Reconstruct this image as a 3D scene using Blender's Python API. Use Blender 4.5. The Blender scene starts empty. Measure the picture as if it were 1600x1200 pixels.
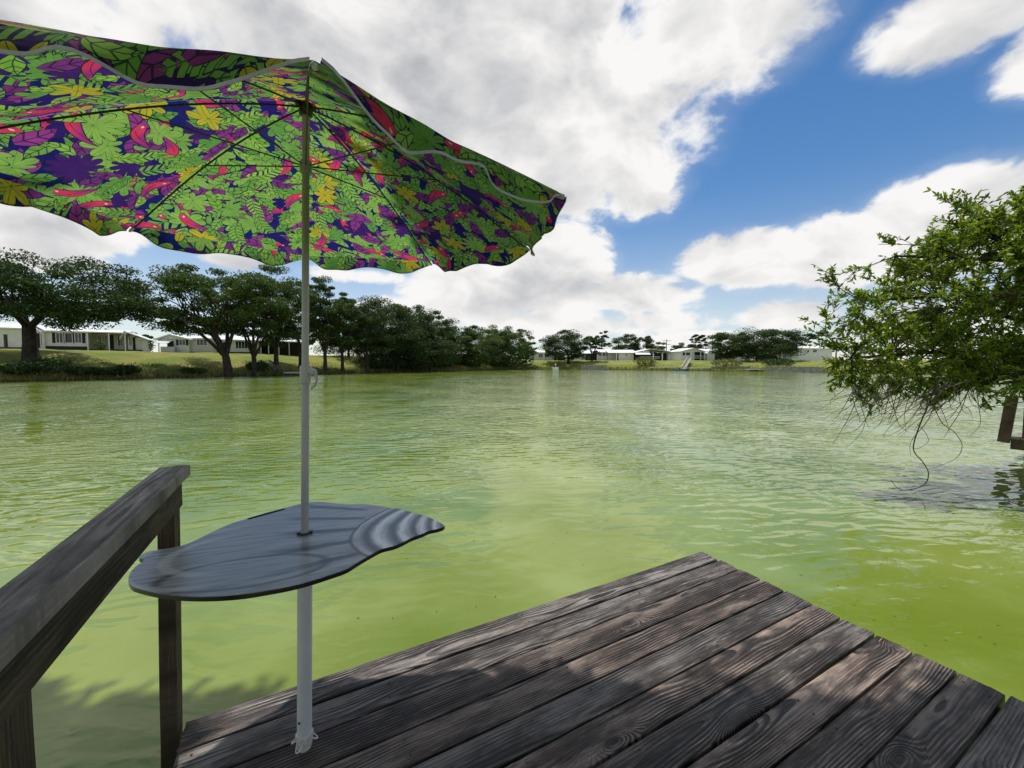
import bpy, bmesh, math, random
import numpy as np
from mathutils import Vector, Matrix

scene = bpy.context.scene
col = scene.collection
R = math.radians

# ------------------------------------------------------------------ camera
EYE = 1.40
FPX = 626.28                      # focal length for a 1600 px wide picture
PITCH, ROLL = 0.05212, 0.00229
cp, sp = math.cos(PITCH), math.sin(PITCH)
_F = np.array([0, cp, -sp]); _U0 = np.array([0, sp, cp]); _R0 = np.array([1.0, 0, 0])
_R = _R0 * math.cos(ROLL) + _U0 * math.sin(ROLL)
_U = -_R0 * math.sin(ROLL) + _U0 * math.cos(ROLL)
cam_d = bpy.data.cameras.new('camera')
cam_d.sensor_fit = 'HORIZONTAL'; cam_d.sensor_width = 36.0
cam_d.lens = FPX / 1600 * 36.0
cam_d.clip_start = 0.05; cam_d.clip_end = 3000
cam = bpy.data.objects.new('camera', cam_d); col.objects.link(cam)
cam.matrix_world = Matrix(((_R[0], _U[0], -_F[0], 0), (_R[1], _U[1], -_F[1], 0), (_R[2], _U[2], -_F[2], EYE), (0, 0, 0, 1)))
scene.camera = cam

def ray(px, py):
    d = _F * FPX + _R * (px - 800) - _U * (py - 600)
    return d / np.linalg.norm(d)
def onz(px, py, z):
    d = ray(px, py); t = (z - EYE) / d[2]
    return np.array([0, 0, EYE]) + d * t
def aty(px, py, Y):
    d = ray(px, py)
    return np.array([0, 0, EYE]) + d * (Y / d[1])

# ------------------------------------------------------------------ view, sun, world
scene.view_settings.view_transform = 'Standard'
scene.view_settings.look = 'None'
scene.view_settings.gamma = 1.0
scene.view_settings.use_curve_mapping = False
scene.view_settings.exposure = -0.22
scene.cycles.max_bounces = 6
scene.cycles.transparent_max_bounces = 8
scene.cycles.use_denoising = True

SUNV = Vector((-0.28, 0.45, 1.87)).normalized()
sun_d = bpy.data.lights.new('sun', 'SUN'); sun_d.energy = 4.9; sun_d.angle = R(0.5); sun_d.color = (1.0, 0.965, 0.91)
sun = bpy.data.objects.new('sun', sun_d); col.objects.link(sun)
sun.rotation_euler = SUNV.to_track_quat('Z', 'Y').to_euler(); sun.location = (-5, 8, 30)

# ---- tiny node language
class S:
    def __init__(s, g, k): s.g, s.k = g, k
    def _m(s, op, o=None, c=False):
        ins = {0: s}
        if o is not None: ins[1] = o
        return s.g.n('ShaderNodeMath', ins, operation=op, use_clamp=c)
    def __add__(s, o): return s._m('ADD', o)
    __radd__ = __add__
    def __sub__(s, o): return s._m('SUBTRACT', o)
    def __rsub__(s, o): return s.g.n('ShaderNodeMath', {0: o, 1: s}, operation='SUBTRACT')
    def __mul__(s, o): return s._m('MULTIPLY', o)
    __rmul__ = __mul__
    def __truediv__(s, o): return s._m('DIVIDE', o)
    def __neg__(s): return s * -1.0
    def abs(s): return s._m('ABSOLUTE')
    def sin(s): return s._m('SINE')
    def cos(s): return s._m('COSINE')
    def sqrt(s): return s._m('SQRT')
    def frac(s): return s._m('FRACT')
    def exp(s): return s._m('EXPONENT')
    def pow(s, o): return s._m('POWER', o)
    def lt(s, o): return s._m('LESS_THAN', o)
    def gt(s, o): return s._m('GREATER_THAN', o)
    def min(s, o): return s._m('MINIMUM', o)
    def max(s, o): return s._m('MAXIMUM', o)
    def atan2(s, o): return s._m('ARCTAN2', o)
    def asin(s): return s._m('ARCSINE')
    def clamp(s): return s._m('ADD', 0.0, True)
    def ss(s, a, b):     # smoothstep
        return s.g.n('ShaderNodeMapRange', {0: s, 1: a, 2: b, 3: 0.0, 4: 1.0}, interpolation_type='SMOOTHSTEP')
class Gr:
    def __init__(s, nt):
        s.nt = nt; nt.nodes.clear()
    def n(s, t, ins=None, out=0, **props):
        nd = s.nt.nodes.new(t)
        for k, v in props.items(): setattr(nd, k, v)
        for k, v in (ins or {}).items():
            sk = nd.inputs[k]
            if isinstance(v, S): s.nt.links.new(v.k, sk)
            else: sk.default_value = v
        s.last = nd
        return S(s, nd.outputs[out]) if len(nd.outputs) else None
    def o(s, out): return S(s, s.last.outputs[out])
    def xyz(s, v):
        s.n('ShaderNodeSeparateXYZ', {0: v}); nd = s.last
        return [S(s, nd.outputs[i]) for i in range(3)]
    def vec(s, x, y, z=0.0): return s.n('ShaderNodeCombineXYZ', {0: x, 1: y, 2: z})
    def mix(s, f, a, b):
        fix = lambda c: c if isinstance(c, S) else (tuple(c) + (1,) if len(c) == 3 else c)
        return s.n('ShaderNodeMix', {0: f, 6: fix(a), 7: fix(b)}, out=2, data_type='RGBA')
    def noise(s, v, scale, detail=3, rough=0.55, out=0, dist=0.0, dims='3D'):
        return s.n('ShaderNodeTexNoise', {'Vector': v, 'Scale': scale, 'Detail': detail, 'Roughness': rough, 'Distortion': dist}, out=out, noise_dimensions=dims)
    def obj(s): return s.n('ShaderNodeTexCoord', out=3)
    def geo(s): return s.n('ShaderNodeNewGeometry', out=0)
    def ramp(s, f, stops):
        v = s.n('ShaderNodeValToRGB', {0: f}); nd = s.last
        el = nd.color_ramp.elements
        while len(el) < len(stops): el.new(0.5)
        for e, (p, c) in zip(el, stops): e.position = p; e.color = tuple(c) + (1,)
        return v
    def out_surface(s, sh): s.n('ShaderNodeOutputMaterial'); s.nt.links.new(sh.k, s.last.inputs[0])
def mat(name):
    m = bpy.data.materials.new(name); m.use_nodes = True
    return m, Gr(m.node_tree)
def bsdf(g, color, rough=0.6, spec=0.5, normal=None, **kw):
    ins = {'Base Color': color if isinstance(color, S) else tuple(color) + (1,), 'Roughness': rough, 'Specular IOR Level': spec}
    if normal is not None: ins['Normal'] = normal
    ins.update(kw)
    return g.n('ShaderNodeBsdfPrincipled', ins)
def bump(g, h, dist=0.01, strength=1.0):
    return g.n('ShaderNodeBump', {'Height': h, 'Distance': dist, 'Strength': strength})

# ---- world: Nishita sky with procedural clouds
world = bpy.data.worlds.new('World'); scene.world = world; world.use_nodes = True
g = Gr(world.node_tree)
D = g.n('ShaderNodeTexCoord', out=0)
D = g.n('ShaderNodeVectorMath', {0: D}, operation='NORMALIZE')
dx, dy, dz = g.xyz(D)
az = dx.atan2(dy); el = dz.asin()
sky = g.n('ShaderNodeTexSky', sky_type='NISHITA', sun_disc=False, sun_elevation=math.asin(SUNV.z), sun_rotation=math.atan2(SUNV.x, SUNV.y))
g.last.altitude = 0; g.last.air_density = 1.0; g.last.dust_density = 0.15; g.last.ozone_density = 3.0
sky = g.n('ShaderNodeHueSaturation', {'Saturation': el.ss(0.0, 0.40) * 0.62 + 0.60, 'Value': 1.0, 'Color': sky})
# cloud banks: (direction as seen from the dock in px of the 1600 photo, half sizes, strength)
banks = [(640, 60, 560, 270, 1.9), (920, 180, 215, 160, 1.6), (1110, 30, 190, 150, 1.5), (1005, 285, 75, 62, 1.1), (860, 300, 110, 70, 1.2), (200, 0, 420, 120, 1.3),
         (1510, 20, 180, 85, 1.4), (1640, 80, 110, 70, 1.2), (1460, 355, 195, 92, 1.8), (1630, 335, 160, 95, 1.5), (1165, 405, 138, 54, 1.6), (1300, 392, 120, 66, 1.5),
         (850, 420, 110, 90, 1.7), (745, 458, 130, 60, 1.5), (985, 462, 140, 38, 1.4), (880, 505, 240, 30, 1.2), (1225, 495, 95, 32, 1.3), (1120, 533, 190, 18, 1.2),
         (70, 335, 210, 62, 1.6), (60, 396, 115, 34, 1.4), (375, 402, 75, 30, 1.4), (565, 430, 90, 15, 1.0), (640, 500, 110, 40, 1.1), (1430, 520, 150, 50, 1.3), (-20, 10, 330, 120, 1.4)]
def bank_field(el_):
    fld = None
    for (cx, cy, rx, ry, st) in banks:
        def ae(px, py):
            d = ray(px, py); return math.atan2(d[0], d[1]), math.asin(d[2])
        a0, e0 = ae(cx, cy)
        ra = abs(ae(cx + rx, cy)[0] - ae(cx - rx, cy)[0]) / 2
        re = abs(ae(cx, cy - ry)[1] - ae(cx, cy + ry)[1]) / 2
        p = (az - a0) / ra; q = (el_ - e0) / re
        f = (p * p + q * q) * -max(st, .5) + st
        f = f.max(-1.6)
        fld = f if fld is None else g.n('ShaderNodeMath', {0: fld, 1: f, 2: 0.25}, operation='SMOOTH_MAX')
    return fld
fld = bank_field(el)
above = bank_field(el + .055)
# noise on direction, flattened so the banks are wider than high
nv = g.vec(dx * 1.0, dy * 1.0, dz * 1.5)
n_big = g.noise(nv, 2.6, 3, .5)
warp = g.noise(nv, 3.2, 2, .5, out=1)
nv2 = g.n('ShaderNodeVectorMath', {0: nv, 1: g.n('ShaderNodeVectorMath', {0: warp, 3: 0.16}, operation='SCALE')}, operation='ADD')
n_med = g.noise(nv2, 4.6, 10, .6)
n_low = g.noise(nv2, 4.6, 4, .48)
n_up = g.noise(g.n('ShaderNodeVectorMath', {0: nv2, 1: (-0.02, 0.02, 0.085)}, operation='ADD'), 4.6, 4, .48)
billow = (g.noise(nv2, 11.0, 5, .55) - .5).abs()
# away from the view the sky goes on as broken cloud of the same kind
away = ((az.abs() - 0.95) * 4.0).max((el - 0.72) * 4.0).clamp()
gen = (n_big - 0.45) * 7.0
fld = fld * (1.0 - away) + gen * away
fld = fld - 0.30
above = above * (1.0 - away) + gen * away - 0.30
thick = fld + (n_med - 0.5) * 3.2 + (.09 - billow) * 2.6
mask = thick.ss(-0.26, el.ss(.25, .6) * .35 + .48)
wisp = (fld + 0.9 + (n_med - 0.5) * 3.2).ss(0.0, 1.6) * 0.20
mask = mask.max(wisp)
lit = ((n_low - n_up) * 1.2 + (.08 - billow) * .8).max(-0.35).min(0.25)
core = thick.ss(0.3, 2.0)
base = (above + (n_up - 0.5) * 3.4).ss(0.0, 1.3) * thick.ss(.1, .8)
bright = 1.02 - core * 0.10 - base * 0.14 + lit + (n_big - 0.5) * 0.22
bright = bright.max(0.42).min(1.06)
grey = (bright - 0.38) * 1.8
ccol = g.mix(grey.clamp(), (0.93, 0.96, 1.05), (1.0, 0.99, 0.975))
ccol = g.n('ShaderNodeVectorMath', {0: ccol, 3: bright * 1.04}, operation='SCALE')
bg_sky = g.n('ShaderNodeBackground', {0: sky, 1: 0.14})
bg_cl = g.n('ShaderNodeBackground', {0: ccol, 1: 1.0})
shw = g.n('ShaderNodeMixShader', {0: mask * (dz * 30.0 + 1.0).clamp(), 1: bg_sky, 2: bg_cl})
g.n('ShaderNodeOutputWorld'); g.nt.links.new(shw.k, g.last.inputs[0])
world.cycles.sampling_method = 'MANUAL'; world.cycles.sample_map_resolution = 512

# ------------------------------------------------------------------ mesh helpers
class MB:
    def __init__(s): s.v = []; s.f = []
    def box(s, x0, x1, y0, y1, z0, z1):
        b = len(s.v)
        s.v += [(x0, y0, z0), (x1, y0, z0), (x1, y1, z0), (x0, y1, z0), (x0, y0, z1), (x1, y0, z1), (x1, y1, z1), (x0, y1, z1)]
        s.f += [tuple(b + i for i in q) for q in ((3, 2, 1, 0), (4, 5, 6, 7), (0, 1, 5, 4), (1, 2, 6, 5), (2, 3, 7, 6), (3, 0, 4, 7))]
        return s
    def obox(s, c, ax, ay, az_, hx, hy, hz):      # oriented box
        b = len(s.v); c = Vector(c); ax, ay, az_ = Vector(ax), Vector(ay), Vector(az_)
        for (i, j, k) in ((-1, -1, -1), (1, -1, -1), (1, 1, -1), (-1, 1, -1), (-1, -1, 1), (1, -1, 1), (1, 1, 1), (-1, 1, 1)):
            s.v.append(tuple(c + ax * hx * i + ay * hy * j + az_ * hz * k))
        s.f += [tuple(b + i for i in q) for q in ((3, 2, 1, 0), (4, 5, 6, 7), (0, 1, 5, 4), (1, 2, 6, 5), (2, 3, 7, 6), (3, 0, 4, 7))]
        return s
    def prism(s, poly, a, b_, axis='y'):          # polygon in the xz plane run along y (or yz run along x)
        b = len(s.v); n = len(poly)
        for t in (a, b_):
            for (p, q) in poly: s.v.append((p, t, q) if axis == 'y' else (t, p, q))
        s.f.append(tuple(range(b, b + n))); s.f.append(tuple(range(b + 2 * n - 1, b + n - 1, -1)))
        for i in range(n):
            j = (i + 1) % n; s.f.append((b + j, b + i, b + n + i, b + n + j))
        return s
    def tube(s, pts, rad, n=8, cap=True):
        pts = [Vector(p) for p in pts]
        if not hasattr(rad, '__len__'): rad = [rad] * len(pts)
        b = len(s.v); up = None
        for i, p in enumerate(pts):
            t = (pts[min(i + 1, len(pts) - 1)] - pts[max(i - 1, 0)])
            t = t.normalized() if t.length > 1e-9 else Vector((0, 0, 1))
            if up is None: up = Vector((0, 0, 1)) if abs(t.z) < .9 else Vector((1, 0, 0))
            x = t.cross(up)
            if x.length < 1e-4: x = t.orthogonal()
            x.normalize(); y = x.cross(t).normalized(); up = y
            for k in range(n):
                a = 2 * math.pi * k / n
                s.v.append(tuple(p + (x * math.cos(a) + y * math.sin(a)) * rad[i]))
        for i in range(len(pts) - 1):
            for k in range(n):
                k2 = (k + 1) % n
                s.f.append((b + i * n + k, b + i * n + k2, b + (i + 1) * n + k2, b + (i + 1) * n + k))
        if cap:
            s.f.append(tuple(b + k for k in range(n - 1, -1, -1)))
            e = b + (len(pts) - 1) * n; s.f.append(tuple(e + k for k in range(n)))
        return s
    def build(s, name, m, parent=None, smooth=False, loc=None, rz=0):
        me = bpy.data.meshes.new(name); me.from_pydata([tuple(v) for v in s.v], [], s.f); me.materials.append(m)
        bm = bmesh.new(); bm.from_mesh(me); bmesh.ops.recalc_face_normals(bm, faces=bm.faces); bm.to_mesh(me); bm.free()
        if smooth:
            me.polygons.foreach_set('use_smooth', [True] * len(me.polygons))
            me.set_sharp_from_angle(angle=R(38))
        return link(name, me, parent, loc, rz)
def link(name, me, parent=None, loc=None, rz=0):
    o = bpy.data.objects.new(name, me); col.objects.link(o)
    if parent is not None: o.parent = parent
    if loc is not None: o.location = loc
    o.rotation_euler.z = rz
    return o
def tag(o, label=None, cat=None, group=None, kind=None):
    if label: o['label'] = label
    if cat: o['category'] = cat
    if group: o['group'] = group
    if kind: o['kind'] = kind
    return o
def thing(name, label, cat, loc=(0, 0, 0), rz=0, group=None):
    o = bpy.data.objects.new(name, None); col.objects.link(o); o.location = loc; o.rotation_euler.z = rz
    o.empty_display_size = 0.2
    return tag(o, label, cat, group)
def np_mesh(name, V, quads, m, smooth=False):
    me = bpy.data.meshes.new(name); nq = len(quads)
    me.vertices.add(len(V)); me.vertices.foreach_set('co', np.ascontiguousarray(V, np.float32).ravel())
    me.loops.add(nq * 4); me.loops.foreach_set('vertex_index', np.ascontiguousarray(quads, np.int32).ravel())
    me.polygons.add(nq); me.polygons.foreach_set('loop_start', np.arange(0, nq * 4, 4, dtype=np.int32))
    me.update(calc_edges=True); me.validate()
    if smooth: me.polygons.foreach_set('use_smooth', [True] * nq)
    me.materials.append(m)
    return me

# ------------------------------------------------------------------ materials
def plain(name, c, rough=.6, spec=.4, var=.15, scale=3.0, bumpd=0.0, metal=0.0):
    m, g = mat(name)
    P = g.obj(); n = g.noise(P, scale, 5, .6)
    c2 = tuple(x * (1 - var) for x in c); c3 = tuple(min(1, x * (1 + var)) for x in c)
    cc = g.mix(n.ss(.3, .7), c2, c3)
    nm = bump(g, g.noise(P, scale * 12, 3), bumpd) if bumpd else None
    g.out_surface(bsdf(g, cc, rough, spec, nm, Metallic=metal)); return m

def wood(name, pale, mid, dark, rings=95.0, contrast=1.0, depth=.0035, patch=1.0, gloss=0.0):
    m, g = mat(name)
    P = g.obj(); x, y, z = g.xyz(P)
    rnd = g.n('ShaderNodeObjectInfo', out=5); r2 = (rnd * 17.31).frac(); r3 = (rnd * 53.7).frac()
    sx = x + rnd * 37.0
    L = g.vec(sx * 0.55, y * 1.0, r2 * 9.0)
    w1 = (g.noise(L, 1.6, 2, .5) - .5); w2 = (g.noise(g.vec(sx * .8, r3 * 20.0, y * 2.5), 1.2, 2) - .5)
    fine = (g.noise(g.vec(sx * 2.2, y * 14.0, r2 * 5.0), 1.0, 2) - .5)
    # knots: sparse cells along the board
    kv = g.vec(sx * 2.1, (y + r2 * .4) * 6.0, 0.0)
    kd = g.n('ShaderNodeTexVoronoi', {'Vector': kv, 'Scale': 1.0, 'Randomness': 1.0}, out=0, voronoi_dimensions='2D')
    kc = S(g, g.last.outputs[1]); kr, kg, kb = g.xyz(kc)
    on = kr.gt(.80)
    kn = (kd * kd * -22.0).exp() * on
    cy = (r3 - .5) * .16 + w1 * .10
    cz = .018 + r2 * .07 + w2 * .10 + (r3 - .5) * .0
    yy = y - cy
    rr = (yy * yy + cz * cz).sqrt() + kn * .075 + fine * .0035
    ph = rr * rings * (.75 + r2 * .5) + (g.noise(L, 4.0, 2, .5) - .5) * 1.6
    saw = ph.frac()
    gm = g.noise(g.vec(sx * 1.1, y * 9.0, r3 * 11.0), 1.7, 3, .55).ss(.34, .62)
    groove = saw.ss(.20, .72) * (1.0 - saw.ss(.90, 1.0)) * (gm * .85 + .15)
    fib = g.noise(g.vec(sx * 4.0, y * 190.0, z * 170.0), 1.0, 5, .7)
    fib2 = g.noise(g.vec(sx * 28.0, y * 420.0, z * 400.0), 1.0, 2, .6)
    pt = g.noise(g.vec(sx * 1.3, y * 5.0, r2 * 7.0), 1.6, 5, .62)
    weather = g.noise(g.vec(sx * 3.0, y * 11.0, r3 * 7.0), 2.0, 6, .65)
    dk = (groove * contrast * (.35 + .9 * fib)).clamp()
    c = g.mix(pt.ss(.62 - .24 * patch, .62), mid, pale)
    c = g.mix((weather.ss(.42, .72) * .75), c, tuple(v * .28 for v in mid))
    c = g.mix(dk, c, dark)
    c = g.mix((fib.ss(.50, .64) * (1.0 - groove) * weather.ss(.64, .36) * .85 * patch), c, tuple(min(1, v * 2.2) for v in pale))  # bright fibre streaks: bleached ridges plus highlights painted into the colour
    c = g.mix((kn.ss(.72, .95)), c, tuple(v * .8 for v in dark))
    spots = g.noise(g.vec(sx * 40, y * 60.0, 0.0), 1.0, 3, .7)
    c = g.mix(spots.ss(.70, .76) * .7 * patch, c, (.62, .58, .52))
    c = g.mix(r3.ss(.45, .9) * .45 * patch, c, g.n('ShaderNodeMix', {0: 1.0, 6: c, 7: (1.0, .72, .55, 1)}, out=2, data_type='RGBA', blend_type='MULTIPLY'))
    tone = .55 + r2 * .60
    c = g.n('ShaderNodeVectorMath', {0: c, 3: tone}, operation='SCALE')
    h = (1.0 - groove) * .6 + fib * .45 + fib2 * .15 + kn * .2
    ro = .62 - gloss * .35 + weather * .34
    g.out_surface(bsdf(g, c, ro, .22 + gloss * .28, bump(g, h, depth)))
    return m
M = {}
M['deck'] = wood('weathered_deck_wood', (.255, .222, .195), (.048, .027, .016), (.004, .003, .0025), 100, 1.5, .014, 1.0, 1.0)
M['rail'] = wood('grey_rail_wood', (.60, .56, .51), (.42, .385, .345), (.06, .05, .044), 70, .8, .004, .6, .25)
M['post'] = wood('dark_post_wood', (.12, .095, .068), (.075, .055, .037), (.02, .016, .013), 80, .7, .002, .5)
M['farwood'] = plain('old_grey_timber', (.22, .19, .16), .8, .2, .3, 4)
M['darkwood'] = plain('brown_timber', (.10, .07, .05), .8, .2, .3, 5, .004)
M['steel'] = plain('rusty_nail', (.05, .035, .03), .6, .4, .3, 60)
M['pole'] = plain('grey_painted_aluminium', (.43, .435, .43), .38, .5, .05, 8)
M['pvc'] = plain('white_plastic_pipe', (.62, .63, .64), .42, .5, .05, 6)
M['cup'] = plain('grimy_white_plastic', (.62, .61, .57), .5, .4, .25, 60)
M['rib'] = plain('black_rib_steel', (.03, .03, .03), .4, .5, .1, 20)
M['hem'] = plain('grey_hem_tape', (.42, .44, .45), .8, .2, .12, 40)
M['white'] = plain('white_siding_paint', (.86, .86, .85), .55, .3, .06, 1.2)
M['roof'] = plain('white_metal_roof', (.80, .80, .80), .4, .4, .06, 1.0)
M['cream'] = plain('cream_siding', (.72, .69, .62), .6, .3, .08, 1.0)
M['greysiding'] = plain('grey_siding', (.50, .51, .51), .6, .3, .08, 1.0)
M['glass'] = plain('dark_window_glass', (.025, .03, .035), .06, .6, .2, 2)
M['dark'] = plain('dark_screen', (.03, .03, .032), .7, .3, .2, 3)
M['shutter'] = plain('black_shutter', (.02, .02, .022), .6, .3, .1, 5)
M['concrete'] = plain('grey_seawall_concrete', (.28, .27, .25), .85, .2, .3, 1.5, .01)
M['dockgrey'] = plain('bleached_dock_boards', (.48, .46, .43), .8, .2, .15, 2)
M['metal'] = plain('dull_aluminium', (.5, .52, .54), .35, .5, .15, 4, metal=.6)
M['blue'] = plain('blue_boat_paint', (.10, .22, .40), .4, .5, .1, 4)
M['string'] = plain('dark_green_string', (.05, .06, .04), .8, .2, .1, 40)
M['bark'] = plain('grey_brown_bark', (.05, .04, .032), .9, .15, .4, 3, .03)
M['twig'] = plain('grey_bare_twig', (.085, .07, .058), .8, .2, .35, 9)

def siding(name, c):
    m, g = mat(name); P = g.obj(); x, y, z = g.xyz(P)
    st = (z / .17).frac(); n = g.noise(P, 1.3, 4)
    cc = g.mix(n.ss(.3, .7), tuple(v * .9 for v in c), c)
    g.out_surface(bsdf(g, cc, .55, .3, bump(g, st, .02))); return m
M['clap'] = siding('white_clapboard', (.85, .85, .84))
M['clapgrey'] = siding('pale_grey_clapboard', (.64, .64, .62))

def foliage(name, cols, trans=.35, rough=.5):
    m, g = mat(name)
    rnd = g.n('ShaderNodeNewGeometry', out='Random Per Island')
    P = g.geo(); n = g.noise(P, .6, 3)
    f = (rnd * .7 + n * .6 - .15).clamp()
    k = len(cols); c = g.ramp(f, [(i / (k - 1), cc) for i, cc in enumerate(cols)])
    d = bsdf(g, c, rough, .22)
    t = g.n('ShaderNodeBsdfTranslucent', {0: g.n('ShaderNodeHueSaturation', {'Saturation': 1.1, 'Value': 1.6, 'Color': c})})
    g.out_surface(g.n('ShaderNodeMixShader', {0: trans, 1: d, 2: t})); return m
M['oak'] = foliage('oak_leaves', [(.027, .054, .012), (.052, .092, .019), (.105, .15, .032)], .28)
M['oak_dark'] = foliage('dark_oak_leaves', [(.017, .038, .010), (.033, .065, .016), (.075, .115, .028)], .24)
M['willow'] = foliage('light_leaves', [(.04, .07, .015), (.065, .11, .025), (.10, .145, .035)], .3)
M['pine'] = foliage('pine_needles', [(.03, .05, .03), (.05, .075, .045)], .15)
M['near_leaf'] = foliage('glossy_laurel_leaves', [(.044, .09, .012), (.092, .158, .02), (.175, .24, .03), (.31, .345, .065)], .40, .4)
M['reed'] = foliage('reeds', [(.06, .09, .02), (.14, .15, .04), (.22, .19, .08)], .3)

# grass / ground
m, g = mat('bank_grass'); P = g.geo(); px_, py_, pz_ = g.xyz(P)
n1 = g.noise(P, .25, 5, .6); n2 = g.noise(P, 3.0, 4, .65); n3 = g.noise(P, 22.0, 3, .7)
c = g.mix(n1.ss(.35, .65), (.125, .19, .026), (.25, .24, .06))
c = g.mix(n2.ss(.45, .7) * .6, c, (.26, .22, .085))
c = g.mix(n3.ss(.5, .75) * .5, c, (.05, .075, .015))
muddy = (pz_ + n2 * .5).ss(.25, -.15)
c = g.mix(muddy, c, (.045, .038, .025))
g.out_surface(bsdf(g, c, .9, .15, bump(g, n3 + n2, .08))); M['grass'] = m

# water: turbid green pond with wind ripples
m, g = mat('green_pond_water'); P = g.geo(); x, y, z = g.xyz(P)
ang = R(8); wx = x * math.cos(ang) + y * math.sin(ang); wy = y * math.cos(ang) - x * math.sin(ang)
patch = g.noise(g.vec(x, y, 0.0), .22, 3, .5)
gust = g.noise(g.vec(x + 9.0, y * .7, 3.0), .45, 3, .5).ss(.35, .62)
calm = (g.n('ShaderNodeMath', {0: x * x + y * y}, operation='SQRT')).ss(2.5, 8.0)
wrp = g.noise(g.vec(x, y, 5.0), .8, 2, .5, out=1); wrx, wry, _ = g.xyz(wrp)
wx = wx + (wrx - .5) * 1.2; wy = wy + (wry - .5) * .5
h1 = g.noise(g.vec(wx * .55, wy, 0.0), 2.1, 1, .4) * .038
h2 = g.noise(g.vec(wx * .42, wy, 4.0), 7.0, 0.0, .4, dist=.5) * .030
h3 = g.noise(g.vec(wx * .5, wy, 8.0), 15.0, 1, .4, dist=.4) * .0105
amp = .16 + calm * .84
h = h1 * (.35 + .35 * calm) + h2 * amp * (.45 + .75 * gust) + h3 * amp * (.15 + gust * .9)
algae = g.noise(g.vec(x * .8, y, 0.0), .9, 4, .55)
c = g.mix(patch.ss(.35, .65), (.108, .160, .012), (.195, .245, .048))
c = g.mix(algae.ss(.42, .68) * .45, c, (.235, .30, .095))
g.out_surface(bsdf(g, c, .035, .5, bump(g, h, 1.0), IOR=1.48)); M['water'] = m

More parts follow.
